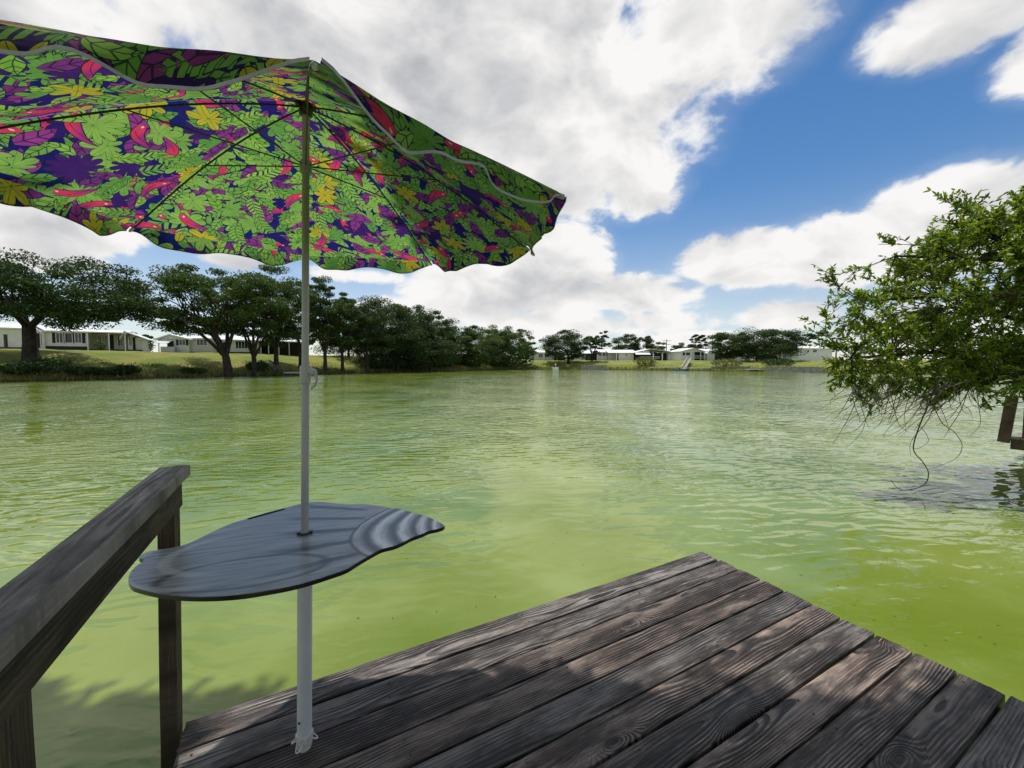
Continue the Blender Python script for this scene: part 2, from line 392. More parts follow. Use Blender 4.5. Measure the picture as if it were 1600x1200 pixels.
# printed canopy cloth: leaves, palms, flowers and birds laid over navy
def canopy_mat():
    m, g = mat('tropical_print_cloth')
    UV = g.n('ShaderNodeUVMap', uv_map='print')
    u0, v0, _ = g.xyz(UV)
    wob = g.noise(g.vec(u0, v0, 1.0), 9.0, 2, .5, out=1); wbx, wby, _ = g.xyz(wob)
    u0 = u0 + (wbx - .5) * .022; v0 = v0 + (wby - .5) * .022
    def cell(scale, seed, rnd=.75):
        scale = scale * 1.42
        a = seed * 2.399
        pu = (u0 * math.cos(a) + v0 * math.sin(a)) * scale + seed * 3.17
        pv = (v0 * math.cos(a) - u0 * math.sin(a)) * scale + seed * 7.71
        vec = g.vec(pu, pv, 0.0)
        g.n('ShaderNodeTexVoronoi', {'Vector': vec, 'Scale': 1.0, 'Randomness': rnd}, voronoi_dimensions='2D')
        nd = g.last; cr, cg, cb = g.xyz(S(g, nd.outputs['Color'])); cx, cy, _ = g.xyz(S(g, nd.outputs['Position']))
        ddx = pu - cx; ddy = pv - cy; t = cr * 6.2832; c_, s_ = t.cos(), t.sin()
        lx = ddx * c_ + ddy * s_; ly = ddy * c_ - ddx * s_
        return lx, ly, cg, cb
    INK = (.012, .016, .04)
    out = None
    def paint(out, mask, edge, veins, colr):
        out = g.mix(edge, out, INK)
        cc = g.mix(veins, colr, INK)
        return g.mix(mask, out, cc)
    def leaf(out, scale, seed, L, W, ca, cb, veink=26.0, keep=0.0, curve=.35):
        lx, ly, r, q = cell(scale, seed)
        ly = ly - lx * lx * curve
        t = lx / L; w = (1.0 - t * t) * W * (1.0 - t * .35)
        a = ly.abs(); on = q.gt(keep)
        mask = (a - w).lt(0.0) * on; edge = (a - w).lt(.020) * (t.abs()).lt(1.06) * on
        vv = ((lx - a * .9) * veink / 6.2832).frac().lt(.17) * (a.gt(.0)) 
        vv = vv.max(a.lt(.013)) * .85
        return paint(out, mask, edge, vv, g.mix(r, ca, cb))
    def palm(out, scale, seed, Rr, k, ca, cb, keep=0.0, sharp=.62):
        lx, ly, r, q = cell(scale, seed)
        rad = (lx * lx + ly * ly).sqrt(); th = ly.atan2(lx)
        lob = (th * k).cos().abs()
        env = 1.0 - (th.abs() / 3.1416).pow(4.0) * .75
        rr = (lob.pow(.7) * sharp + (1.0 - sharp)) * env * Rr
        on = q.gt(keep)
        mask = (rad - rr).lt(0.0) * on; edge = (rad - rr).lt(.025) * on
        vein = ((th * k).sin().abs() * rad).lt(.012) * .8
        return paint(out, mask, edge, vein, g.mix(r, ca, cb))
    def frond(out, scale, seed, L, W, ca, cb, keep=0.0, n=30.0):
        lx, ly, r, q = cell(scale, seed)
        ly = ly - lx * lx * .4
        t = lx / L; w = (1.0 - t * t).max(0.0).sqrt() * W
        a = ly.abs(); on = q.gt(keep)
        teeth = ((lx - a * .8) * n).sin()
        mask = (a - w).lt(0.0) * (teeth.gt(-.35).max(a.lt(.02))) * on
        edge = (a - w).lt(.02) * on * teeth.gt(-.75)
        return paint(out, mask, edge, a.lt(.01) * .8, g.mix(r, ca, cb))
    def flower(out, scale, seed, Rr, keep=0.3):
        lx, ly, r, q = cell(scale, seed)
        rad = (lx * lx + ly * ly).sqrt(); th = ly.atan2(lx)
        rr = ((th * 3.0).cos().abs() * .62 + .30) * Rr * (1.0 + (th * 2.0 + 1.0).sin() * .18)
        on = q.gt(keep); mask = (rad - rr).lt(0.0) * on; edge = (rad - rr).lt(.03) * on
        vein = ((th * 3.0).sin().abs() * rad).lt(.022)
        vein = vein.max(((th * 12.0).sin().abs() * rad).lt(.012) * rad.gt(.12)) * .7
        return paint(out, mask, edge, vein, g.mix(r, (.44, .37, .025), (.36, .35, .03)))
    def bird(out, scale, seed, keep=.35):
        lx, ly, r, q = cell(scale, seed)
        ly = ly - lx * lx * .9 + .05
        t = lx / .46
        w = (1.0 - t).max(0.0) * (1.0 + t).max(0.0).sqrt() * .115
        a = ly.abs(); on = q.gt(keep)
        mask = (a - w).lt(0.0) * on; edge = (a - w).lt(.022) * t.abs().lt(1.05) * on
        c = g.mix((t + ly * 3.0).ss(-.35, .55), (.54, .04, .10), (.28, .03, .17))
        eye = ((lx + .33) * (lx + .33) + (ly - .03) * (ly - .03)).lt(.0009)
        wing = ((ly - lx * .25).abs()).lt(.008) * t.gt(-.4)
        c = g.mix(eye, c, (.6, .5, .4))
        return paint(out, mask, edge, wing * .8, c)
    LIME = (.215, .385, .075); GREEN = (.095, .255, .05); PUR = (.25, .04, .22); PUR2 = (.14, .028, .17); NAVY = (.008, .016, .12)
    base = g.mix(0.0, NAVY, NAVY)
    out = palm(base, 4.2, 11, .62, 7.5, (.028, .016, .13), (.010, .010, .13), .1, .35)
    out = leaf(out, 6.0, 1, .55, .22, PUR, PUR2, 22.0, .25)
    out = frond(out, 4.6, 2, .62, .26, GREEN, LIME, .35)
    out = palm(out, 5.0, 3, .56, 4.5, LIME, GREEN, .35)
    out = leaf(out, 7.2, 4, .52, .19, LIME, GREEN, 26.0, .35)
    out = bird(out, 5.0, 5, .45)
    out = palm(out, 4.6, 14, .55, 6.5, (.012, .010, .13), (.05, .015, .12), .6, .4)
    out = leaf(out, 6.6, 6, .50, .20, PUR2, PUR, 20.0, .55)
    out = frond(out, 5.6, 7, .56, .22, LIME, GREEN, .5, 36.0)
    out = palm(out, 5.4, 8, .50, 3.5, LIME, GREEN, .6)
    out = leaf(out, 7.2, 9, .50, .21, (.17, .37, .045), GREEN, 24.0, .55)
    out = leaf(out, 6.0, 16, .54, .20, PUR, PUR2, 20.0, .68)
    out = flower(out, 5.4, 10, .48, .72)
    out = palm(out, 5.2, 17, .54, 5.5, LIME, GREEN, .80, .78)
    out = bird(out, 5.0, 12, .66)
    out = frond(out, 5.2, 18, .60, .20, (.24, .46, .06), GREEN, .82, 40.0)
    out = leaf(out, 8.5, 13, .50, .18, (.22, .42, .055), LIME, 22.0, .72, .6)
    fade = g.noise(g.vec(u0 * 26.0, v0 * 26.0, 6.0), 1.0, 3, .6)
    out = g.n('ShaderNodeVectorMath', {0: out, 3: .62 + fade * .76}, operation='SCALE')
    weave = g.noise(g.vec(u0 * 900.0, v0 * 900.0, 0.0), 1.0, 1)
    out = g.n('ShaderNodeVectorMath', {0: out, 3: .86 + weave * .28}, operation='SCALE')
    cre = g.noise(g.vec(u0 * 3.0, v0 * 9.0, 2.0), 2.0, 3)
    nm = bump(g, cre, .006)
    d = bsdf(g, out, .75, .15, nm)
    tr = g.n('ShaderNodeBsdfTranslucent', {0: out, 'Normal': nm})
    g.out_surface(g.n('ShaderNodeMixShader', {0: .60, 1: d, 2: tr}))
    return m
M['canopy'] = canopy_mat()

# painted shell table top (object space: x runs from the tip along the shell, y across)
def table_mat():
    m, g = mat('painted_shell_board'); P = g.obj(); x, y, z = g.xyz(P)
    nz = g.noise(P, 9.0, 4, .6); brush = g.noise(g.vec(x * 5.0, y * 70.0, 0.0), 1.0, 4, .6)
    s = x + y * y * 2.2 + (nz - .5) * .02
    base = g.mix(brush.ss(.3, .7), (.20, .206, .218), (.44, .445, .46))
    # body streaks
    fan = (y * 1.0) / (x + .25)
    st = g.noise(g.vec(fan * 26.0, x * 1.2, 0.0), 1.0, 3, .6)
    ridge = ((fan * 34.0 + (nz - .5) * 1.2).sin()).ss(.35, 1.0)
    mid = x.ss(.26, .30) * x.ss(.60, .48)
    c = g.mix(st.ss(.5, .75) * mid * .7, base, (.55, .57, .60))
    c = g.mix(ridge * mid * .8, c, (.018, .02, .026))
    # whorls at the tip
    tipm = s.ss(.335, .30)
    ph = ((s + .03).max(0.001).pow(.55) * 11.5)
    fr = ph.frac()
    wh = g.mix(fr.ss(.0, .55) * (1.0 - fr.ss(.62, .9)), (.09, .095, .105), (.82, .84, .86))
    wh = g.mix(g.noise(g.vec(s * 60.0, y * 8.0, 0.0), 1.0, 3).ss(.45, .65) * .5, wh, (.16, .17, .185))
    wh = g.mix(fr.ss(.93, 1.0), wh, (.02, .02, .025))
    c = g.mix(tipm, c, wh)
    c = g.mix(((s - .325).abs()).ss(.012, .0) * .85, c, (.02, .02, .025))
    # pale opening and swirl at the broad end
    ex = (x - .60) / .20; ey = (y - .17 + x * .05) / .085
    e = ex * ex + ey * ey
    c = g.mix(e.ss(1.1, .5) * brush.ss(.2, .8) * .75, c, (.34, .38, .43))
    c = g.mix(((e - 1.15).abs()).ss(.28, .0) * .7, c, (.025, .028, .036))
    rx_ = x - .62; ry_ = y + .02
    rad = (rx_ * rx_ + ry_ * ry_ * 2.2).sqrt()
    sw = ((rad * 62.0 + (nz - .5) * 3.0).sin()).ss(.2, 1.0) * rad.ss(.16, .24) * x.ss(.62, .78)
    c = g.mix(sw * .6, c, (.62, .64, .66))
    c = g.mix(y.ss(-.12, -.17) * x.ss(.35, .5) * .5 * brush.ss(.35, .7), c, (.26, .28, .30))
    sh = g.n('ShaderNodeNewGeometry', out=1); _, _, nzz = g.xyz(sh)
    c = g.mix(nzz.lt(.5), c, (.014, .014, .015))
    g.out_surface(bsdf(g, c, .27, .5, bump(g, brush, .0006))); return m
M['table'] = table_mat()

# ------------------------------------------------------------------ terrain and pond
WZ = -0.40
shore = [(-52, 16), (-49, 27), (-45.8, 35.8), (-43.4, 40), (-40.5, 45.2), (-37, 50.5), (-32.5, 55.5), (-29, 64), (-26.1, 74.4), (-19, 82), (-11.2, 89), (-4, 100), (5.6, 112),
         (18, 113.6), (42, 106.5), (58.8, 94), (68.8, 84), (72, 66), (62, 44), (45, 28), (28, 18), (17.5, 12), (12.6, 7.0), (10.9, 2.0), (7, -1.6), (2, -3.2), (-6, -4), (-22, -5), (-40, -2), (-49, 6)]
rise = [1.0] * 11 + [.95, .85, .8, .78, .78, .78, .7, .55, .4, .3, .25, .22, .2, .2, .2, .2, .3, .6, .9]
def resample(pts, vals, step):
    P = np.array(pts, float); n = len(P); oP = []; oV = []
    for i in range(n):
        p0, p1, p2, p3 = P[(i - 1) % n], P[i], P[(i + 1) % n], P[(i + 2) % n]
        k = max(1, int(np.linalg.norm(p2 - p1) / step))
        for j in range(k):
            t = j / k
            q = .5 * ((2 * p1) + (-p0 + p2) * t + (2 * p0 - 5 * p1 + 4 * p2 - p3) * t * t + (-p0 + 3 * p1 - 3 * p2 + p3) * t ** 3)
            oP.append(q); oV.append(vals[i] * (1 - t) + vals[(i + 1) % n] * t)
    return np.array(oP), np.array(oV)
rng = np.random.default_rng(7)
SP, SR = resample(shore, rise, 1.0)
wobble = rng.normal(0, 1, (len(SP), 2)); ker = np.array([.1, .25, .3, .25, .1])
for k in range(2): wobble[:, k] = np.convolve(np.r_[wobble[-2:, k], wobble[:, k], wobble[:2, k]], ker, 'valid')
nsh = len(SP)
tan = np.roll(SP, -2, 0) - np.roll(SP, 2, 0); tan /= np.linalg.norm(tan, axis=1)[:, None]
nrm = np.stack([-tan[:, 1], tan[:, 0]], 1)
ctr = np.array([0.0, 50.0])
SP = SP + nrm * (wobble[:, :1] * .5)
if ((nrm * (SP - ctr)).sum(1)).mean() < 0: nrm = -nrm
PROF_D = [-6, -1.0, -.1, .15, .6, 2, 4, 7, 10, 13, 18, 26, 45, 120, 700]
PROF_Z = [-2.2, -.9, -.45, -.22, -.02, .35, .85, 1.65, 2.35, 2.75, 2.95, 3.0, 3.0, 3.0, 3.0]
def prof(d, s):
    z = np.interp(d, PROF_D, PROF_Z)
    return np.where(z > -.02, -.02 + (z + .02) * s, z)
def gz(x, y):
    dd = np.hypot(SP[:, 0] - x, SP[:, 1] - y); i = int(dd.argmin())
    side = 1 if ((np.array([x, y]) - SP[i]) @ nrm[i]) > 0 else -1
    return float(prof(dd[i] * side, SR[i]))
rows = []
for d, zz in zip(PROF_D, PROF_Z):
    f = min(1, max(0, (d - 12) / 40))
    radial = (SP - ctr); radial /= np.linalg.norm(radial, axis=1)[:, None]
    dirn = nrm * (1 - f) + radial * f; dirn /= np.linalg.norm(dirn, axis=1)[:, None]
    xy = SP + dirn * d
    zc = np.array([prof(d, s) for s in SR])
    if 0 < d < 60: zc = zc + rng.normal(0, .05, nsh) * min(1, d / 2)
    rows.append(np.c_[xy, zc])
V = np.concatenate(rows); nr = len(rows)
I = np.arange(nsh); J = (I + 1) % nsh
Q = np.concatenate([np.c_[r * nsh + I, r * nsh + J, (r + 1) * nsh + J, (r + 1) * nsh + I] for r in range(nr - 1)])
tag(link('ground', np_mesh('ground', V, Q, M['grass'], True)), 'grassy banks and ground around the pond', kind='structure')
wb = MB(); wb.v = [(-300, -100, WZ), (300, -100, WZ), (300, 300, WZ), (-300, 300, WZ)]; wb.f = [(0, 1, 2, 3)]
tag(wb.build('water', M['water']), 'green rippled pond water', kind='structure')

# ------------------------------------------------------------------ dock
DO = np.array([1.4101, 2.9234]); DU = np.array([.88258, .47017]); DV = np.array([.47017, -.88258]); DTH = math.atan2(DU[1], DU[0])
def dk(u, v, z=0.0): return Vector((DO[0] + DU[0] * u + DV[0] * v, DO[1] + DU[1] * u + DV[1] * v, z))
PW = .14717
dock = thing('wooden_dock', 'weathered brown plank dock with grey handrail in the foreground', 'dock', tuple(dk(0, 0)), DTH)
# local axes of the dock: x = u, y = -v
def plank_mesh(L, W, T, seed, nx=44, ny=8, mt=None):
    r = np.random.default_rng(seed)
    xs = np.linspace(0, L, nx); ys = np.linspace(-W / 2, W / 2, ny)
    top = []; eps = .006
    wl = np.convolve(r.normal(0, 1, nx + 4), np.ones(5) / 5, 'valid') * .0016
    wr = np.convolve(r.normal(0, 1, nx + 4), np.ones(5) / 5, 'valid') * .0016
    el_ = r.normal(0, .0022, ny); er_ = r.normal(0, .0035, ny)
    cup = r.uniform(-.0025, .0025)
    verts = []
    prof_y = [(-1, -T), (-1, -.007), (-.985, -.0022)] + [(t, 0) for t in np.linspace(-.93, .93, ny)] + [(.985, -.0022), (1, -.007), (1, -T)]
    npf = len(prof_y)
    for i, x in enumerate(xs):
        for k, (t, z) in enumerate(prof_y):
            w = W / 2 * t + (wl[i] if t < 0 else wr[i]) * abs(t)
            xx = x
            if i == 0: xx += el_[k % ny]
            if i == nx - 1: xx += er_[k % ny] + (t + 1) * er_[0]
            verts.append((xx, w, z + cup * (t * t - .5) + (r.normal(0, .0003) if z == 0 else 0)))
    faces = []
    for i in range(nx - 1):
        for k in range(npf - 1):
            a = i * npf + k; faces.append((a, a + npf, a + npf + 1, a + 1))
        a = i * npf; faces.append((a, a + npf - 1, a + 2 * npf - 1, a + npf))
    faces.append(tuple(range(npf))); faces.append(tuple(range((nx - 1) * npf + npf - 1, (nx - 1) * npf - 1, -1)))
    b = MB(); b.v = verts; b.f = faces
    return b
rr = random.Random(3)
for k in range(19):
    L = 3.033 + rr.uniform(-.004, .004)
    o = plank_mesh(L, PW - rr.uniform(.006, .011), .036, 100 + k).build('plank', M['deck'], dock, True, (-3.033 + rr.uniform(-.006, .002), -(k + .5) * PW, rr.uniform(-.002, .0015)), rr.uniform(-.0008, .0008))
b = MB()
for k in range(19):
    for u in (-2.99, -2.30, -1.55, -.82, -.07):
        for s in (-.035, .04):
            x = u + rr.uniform(-.012, .012); y = -(k + .5) * PW + s + rr.uniform(-.006, .006)
            b.tube([(x, y, -.002), (x, y, .0022)], .0042, 7)
tag(b.build('nail_heads', M['steel'], dock), kind='stuff')
for u in (-2.985, -2.30, -1.55, -.82, -.075):
    MB().box(u - .02, u + .02, -2.8, -.012, -.185, -.0375).build('joist', M['darkwood'], dock)
for (u, v) in ((-2.85, -.15), (-.2, -.15), (-2.85, -2.3), (-.2, -2.3), (-1.5, -.15)):
    MB().tube([(u, v, -2.3), (u, v, -.19)], .085, 12).build('piling', M['darkwood'], dock, True)
# handrail: a flat cap on a rail board on two posts
def timber(name, L, W, T, mt, loc, rot, seed):
    b = plank_mesh(L, W, T, seed, 30, 6)
    o = b.build(name, mt, dock, True, loc); o.rotation_euler = rot
    return o
timber('rail_cap', 3.4, .095, .038, M['rail'], (-3.0495, .045, 1.0), (0, 0, -math.pi / 2), 301)
timber('rail_board', 3.3, .089, .038, M['post'], (-3.050, -.045, .916), (math.pi / 2, 0, -math.pi / 2), 302)
def post(v0, v1, u0, u1, z0, z1, seed, lean=0.0):
    b = MB(); r = random.Random(seed)
    n = 14; L = z1 - z0
    for i in range(n):
        t = i / (n - 1) * L
        for (a, c_) in ((u0, v0), (u0 + .004, v0 - .0), (u1 - .004, v0), (u1, v0 + .004), (u1, v1 - .004), (u1 - .004, v1), (u0 + .004, v1), (u0, v1 - .004))[0:8]:
            b.v.append((t, a + r.uniform(-.0008, .0008), c_ + r.uniform(-.0008, .0008)))
    for i in range(n - 1):
        for k in range(8):
            k2 = (k + 1) % 8; b.f.append((i * 8 + k, i * 8 + k2, i * 8 + 8 + k2, i * 8 + 8 + k))
    b.f.append(tuple(range(7, -1, -1))); b.f.append(tuple(range((n - 1) * 8, n * 8)))
    # grain runs along local x: stand the timber upright
    o = b.build('rail_post', M['post'], dock)
    o.rotation_euler = (0, -math.pi / 2 + lean, 0); o.location = (-lean * 1.9, 0, z0 - 3.07 * math.sin(lean))
    return o
# after the turn local (x, y, z) -> dock (-z, y, x)
def rail_post(ua, ub, va, vb, seed, lean=0.0): post(-ub, -ua, -vb, -va, -1.6, .950, seed, lean)
rail_post(-3.100, -3.048, -.035, .045, 11, .022)
rail_post(-3.118, -3.042, .93, 1.01, 12)
rail_post(-3.118, -3.042, 1.95, 2.03, 13)

# ------------------------------------------------------------------ beach umbrella on its pole
UB = Vector((-.753, 1.389, 0.0)); LEAN = Vector((.059 / 2.2, 0, 1))
def pl(z): return LEAN * z
umb = thing('beach_umbrella', 'tropical leaf print beach umbrella on a grey pole at the dock edge', 'umbrella', tuple(UB))
b = MB().tube([pl(.80 - .12), pl(1.34)], .0128, 20); b.build('lower_pole', M['pole'], umb, True)
b = MB().tube([pl(1.33), pl(2.26)], .0115, 20); b.build('upper_pole', M['pole'], umb, True)
b = MB().tube([pl(.03), pl(.782)], .0243, 28); o = b.build('pipe_sleeve', M['pvc'], umb, True)
MB().tube([Vector((-.0035, -.0232, .115)), Vector((-.0035, -.0260, .115))], .0042, 10).build('pin_hole', M['rib'], o)
b = MB().tube([pl(0.001), pl(.012), pl(.04), pl(.055), pl(.0551), pl(.03)], [.022, .026, .0285, .0295, .0268, .0255], 28, True)
cup = b.build('socket_cup', M['cup'], umb, True)
for a in (R(-95), R(25), R(185)):
    d = Vector((math.cos(a), math.sin(a), 0)); pts = []
    for i in range(11):
        t = -math.pi / 2 + math.pi * i / 10
        pts.append(d * (.026 + .017 * math.cos(t)) + Vector((-d.y, d.x, 0)) * (.010 * math.sin(t)) + Vector((0, 0, .036 - .015 * math.cos(t))))
    MB().tube(pts, .0027, 8).build('hook_loop', M['cup'], cup, True)
# tilt clamp with its lever
cl = MB().tube([pl(1.326), pl(1.33), pl(1.335), pl(1.383), pl(1.388), pl(1.390)], [.0145, .0172, .0175, .0175, .0165, .013], 20).build('clamp', M['pole'], umb, True)
c0 = pl(1.372)
MB().obox(c0 + Vector((.022, -.002, 0)), (1, 0, -.45), (0, 1, 0), (.41, 0, .91), .012, .009, .009).build('lever_mount', M['pole'], cl)
MB().tube([c0 + Vector(q) for q in ((.030, -.002, .002), (.036, -.002, -.012), (.040, -.002, -.028), (.038, -.002, -.042), (.031, -.002, -.053), (.020, -.002, -.062))], [.0055, .0055, .005, .0045, .004, .0035], 8).build('lever', M['pole'], cl, True)
# canopy frame
HUBZ, RIMR, DROP = 2.255, .867, .347
PSI = -1.0828; NT = Vector((.024, -.061, 1)).normalized()
CA = Vector((0, 1, 0)).cross(NT).normalized(); CB = NT.cross(CA).normalized()
RIMC = pl(HUBZ - DROP)
def rim(k): a = PSI + k * math.pi / 4; return RIMC + (CA * math.cos(a) + CB * math.sin(a)) * RIMR + NT * {6: .02, 7: .032}.get(k % 8, 0)
APEX = pl(HUBZ + .012)
def rib_pt(k, t):          # bowed rib from hub to rim
    p = APEX.lerp(rim(k), t)
    return p + NT * (.042 * math.sin(math.pi * t ** .9))
MB().tube([pl(2.225), pl(2.23), pl(2.262), pl(2.268)], [.016, .021, .021, .014], 16).build('hub', M['rib'], umb, True)
MB().tube([pl(2.035), pl(2.04), pl(2.078), pl(2.082)], [.015, .0185, .0185, .0135], 16).build('runner', M['pole'], umb, True)
for k in range(8):
    off = -NT * .012
    rb = MB().tube([rib_pt(k, t) + off for t in np.linspace(0.01, .985, 14)], .0030, 7).build('rib', M['rib'], umb, True)
    MB().tube([pl(2.06) + (rib_pt(k, .5) - pl(2.06)).normalized() * .015, rib_pt(k, .52) + off * 1.2], .0021, 6).build('strut', M['rib'], rb, True)
    e = (rib_pt(k, 1) - rib_pt(k, .93)).normalized()
    MB().tube([rim(k) + off * .7 - e * .012, rim(k) + off * .7 + e * .012, rim(k) + off * .7 + e * .019], [.0052, .0052, .003], 8).build('rib_tip', M['pvc'], rb, True)
# eight panels with valance and hem
NA, NRR = 24, 16
def add_uv(me, uvs):
    l = me.uv_layers.new(name='print')
    for lp in me.loops: l.data[lp.index].uv = uvs[lp.vertex_index]
vr = np.random.default_rng(5)
for k in range(8):
    A_, B_ = rim(k), rim(k + 1); ux = 1.9 * k * .71
    chord = (B_ - A_).length; mp = (A_ + B_) / 2
    verts, uvs, faces = [], [], []
    def edge_pt(s, t):
        p = rib_pt(k, t).lerp(rib_pt(k + 1, t), s)
        sag = math.sin(math.pi * s)
        inward = (RIMC + NT * p.dot(NT) * 0 - p); inward = inward - NT * inward.dot(NT)
        return p + inward * (.022 * sag * t ** 2) - NT * (.012 * sag * math.sin(math.pi * t)) + NT * (.0015 * math.sin(s * 25 + k) * t)
    for i in range(NRR + 1):
        t = .012 + (1 - .012) * i / NRR
        for j in range(NA + 1):
            s = j / NA
            p = edge_pt(s, t); verts.append(p)
            uvs.append((ux + (s - .5) * chord * t, t * .93 + k * .37))
    for i in range(NRR):
        for j in range(NA):
            a = i * (NA + 1) + j; faces.append((a, a + 1, a + NA + 2, a + NA + 1))
    b = MB(); b.v = verts; b.f = faces
    pan = b.build('canopy_panel', M['canopy'], umb, True); add_uv(pan.data, uvs)
    # valance: hangs from the rim, two soft scallops, split at the ribs
    verts, uvs, faces, hem = [], [], [], []
    NV = 40; ph = vr.uniform(0, .6); flare = vr.uniform(.0, .014)
    for j in range(NV + 1):
        s = .012 + .976 * j / NV
        top = edge_pt(s, 1.0)
        outw = (top - RIMC); outw = (outw - NT * outw.dot(NT)).normalized()
        endc = min(1, min(s, 1 - s) / .16); endc = endc * endc * (3 - 2 * endc)
        dep = .057 * (.22 + .78 * endc) + .013 * math.sin(2 * math.pi * (2.0 * s - .2)) * endc + .003 * math.sin(2 * math.pi * 5 * s + ph)
        bil = .010 * math.sin(2 * math.pi * 2.5 * s + ph) + .006 * math.sin(2 * math.pi * 6 * s + 2 * ph)
        for i in range(6):
            q = i / 5
            p = top + Vector((0, 0, -1)) * dep * q + outw * ((.010 + flare) * math.sin(q * 1.6) + bil * q)
            verts.append(p); uvs.append((ux + (s - .5) * chord + .31, .5 + k * .37 - q * dep * 1.0))
        hem.append((verts[-1], outw))
    for j in range(NV):
        for i in range(5):
            a = j * 6 + i; faces.append((a, a + 6, a + 7, a + 1))
    b = MB(); b.v = verts; b.f = faces
    va = b.build('valance', M['canopy'], pan, True); add_uv(va.data, uvs)
    b = MB()
    for j, (p, ow) in enumerate(hem):
        for (dz_, do_) in ((.0040, .0022), (.0040, .0005), (-.0015, .0005), (-.0015, .0022)):
            b.v.append(p + Vector((0, 0, dz_)) + ow * do_)
    for j in range(NV):
        for i in range(4):
            i2 = (i + 1) % 4; b.f.append((j * 4 + i, j * 4 + i2, j * 4 + 4 + i2, j * 4 + 4 + i))
    b.f.append((0, 1, 2, 3)); b.f.append((NV * 4 + 3, NV * 4 + 2, NV * 4 + 1, NV * 4))
    b.build('hem_tape', M['hem'], pan)
# a cap over the very top
MB().tube([APEX + NT * .001, APEX + NT * .012, APEX + NT * .03], [.035, .022, .008], 14).build('top_cap', M['pvc'], umb, True)

# ------------------------------------------------------------------ shell table
TZ = .795
TP = [(-0.249, 1.466), (-0.276, 1.497), (-0.339, 1.561), (-0.387, 1.584), (-0.453, 1.631), (-0.511, 1.648), (-0.57, 1.673), (-0.635, 1.689), (-0.699, 1.688), (-0.782, 1.706), (-0.844, 1.719), (-0.893, 1.705), (-0.939, 1.653), (-0.992, 1.592), (-1.025, 1.535), (-1.055, 1.482), (-1.07, 1.413), (-1.075, 1.36), (-1.083, 1.315), (-1.095, 1.294), (-1.117, 1.278), (-1.149, 1.266), (-1.165, 1.255), (-1.167, 1.229), (-1.151, 1.21), (-1.132, 1.202), (-1.121, 1.188), (-1.118, 1.166), (-1.102, 1.129), (-1.07, 1.089), (-1.03, 1.056), (-0.988, 1.039), (-0.926, 1.021), (-0.86, 1.009), (-0.801, 1.006), (-0.747, 1.009), (-0.697, 1.018), (-0.651, 1.034), (-0.604, 1.053), (-0.559, 1.08), (-0.516, 1.116), (-0.485, 1.146), (-0.468, 1.185), (-0.446, 1.233), (-0.422, 1.275), (-0.39, 1.296), (-0.362, 1.333), (-0.348, 1.358), (-0.315, 1.394), (-0.3, 1.416), (-0.272, 1.433), (-0.252, 1.452)]
tip = Vector((-.249, 1.462, TZ)); axis = Vector((-1.08, 1.17, TZ)) - tip; trz = math.atan2(axis.y, axis.x)
tbl = thing('shell_table', 'dark grey painted seashell shaped board table on the umbrella pole', 'table', tuple(tip), trz)
Mi = Matrix.Rotation(-trz, 4, 'Z') @ Matrix.Translation(-tip)
def smooth_loop(pts, it=1, step=3):
    P, _ = resample([tuple(p) for p in pts], [0] * len(pts), 10); P2, _ = resample([tuple(p) for p in pts], [0] * len(pts), .012)
    return [tuple(p) for p in P2]
outl = [(Mi @ Vector((x, y, TZ))).xy for x, y in smooth_loop(TP)]
c1, c2 = (Mi @ Vector((-1.017, 1.528, TZ))).xy, (Mi @ Vector((-.945, 1.625, TZ))).xy
dirs = (c2 - c1).normalized(); perp = Vector((-dirs.y, dirs.x)); slot = []
for i in range(9): a = math.pi / 2 + math.pi * i / 8; slot.append(c1 + (dirs * math.cos(a) + perp * math.sin(a)) * .0085)
for i in range(9): a = -math.pi / 2 + math.pi * i / 8; slot.append(c2 + (dirs * math.cos(a) + perp * math.sin(a)) * .0085)
bm = bmesh.new(); TT = .014
for loop in (outl, slot):
    vs = [bm.verts.new((p.x, p.y, 0)) for p in loop]
    for i in range(len(vs)): bm.edges.new((vs[i], vs[(i + 1) % len(vs)]))
bmesh.ops.triangle_fill(bm, use_beauty=True, use_dissolve=False, edges=bm.edges[:])
r_ = bmesh.ops.extrude_face_region(bm, geom=bm.faces[:])
bmesh.ops.translate(bm, verts=[v for v in r_['geom'] if isinstance(v, bmesh.types.BMVert)], vec=(0, 0, -TT))
bmesh.ops.recalc_face_normals(bm, faces=bm.faces)
sharp = [e for e in bm.edges if len(e.link_faces) == 2 and e.calc_face_angle() > 1.0]
bmesh.ops.bevel(bm, geom=sharp, offset=.0022, segments=2, affect='EDGES', profile=.5)
me = bpy.data.meshes.new('board'); bm.to_mesh(me); bm.free(); me.materials.append(M['table'])
link('board', me, tbl)
pc = Mi @ (UB + pl(TZ))
MB().tube([(pc.x, pc.y, .0005), (pc.x, pc.y, .006), (pc.x, pc.y, .0065)], [.0185, .0180, .0135], 20).build('pole_grommet', M['rib'], tbl, True)
for s_ in (-1, 1): MB().box(pc.x + s_ * .020 - .005, pc.x + s_ * .020 + .005, pc.y - .006, pc.y + .006, .0006, .009).build('pole_clip', M['rib'], tbl)
hp = Mi @ Vector((-.92, 1.042, TZ))
lw = [Vector((hp.x - .007, hp.y, -.012))] + [Vector((hp.x + .010 * math.cos(t), hp.y, -.045 + .018 * math.sin(t))) for t in np.linspace(math.pi * .9, math.pi * 2.1, 10)] + [Vector((hp.x + .007, hp.y, -.012))]
MB().tube(lw, .0011, 6).build('string_loop', M['string'], tbl, True)

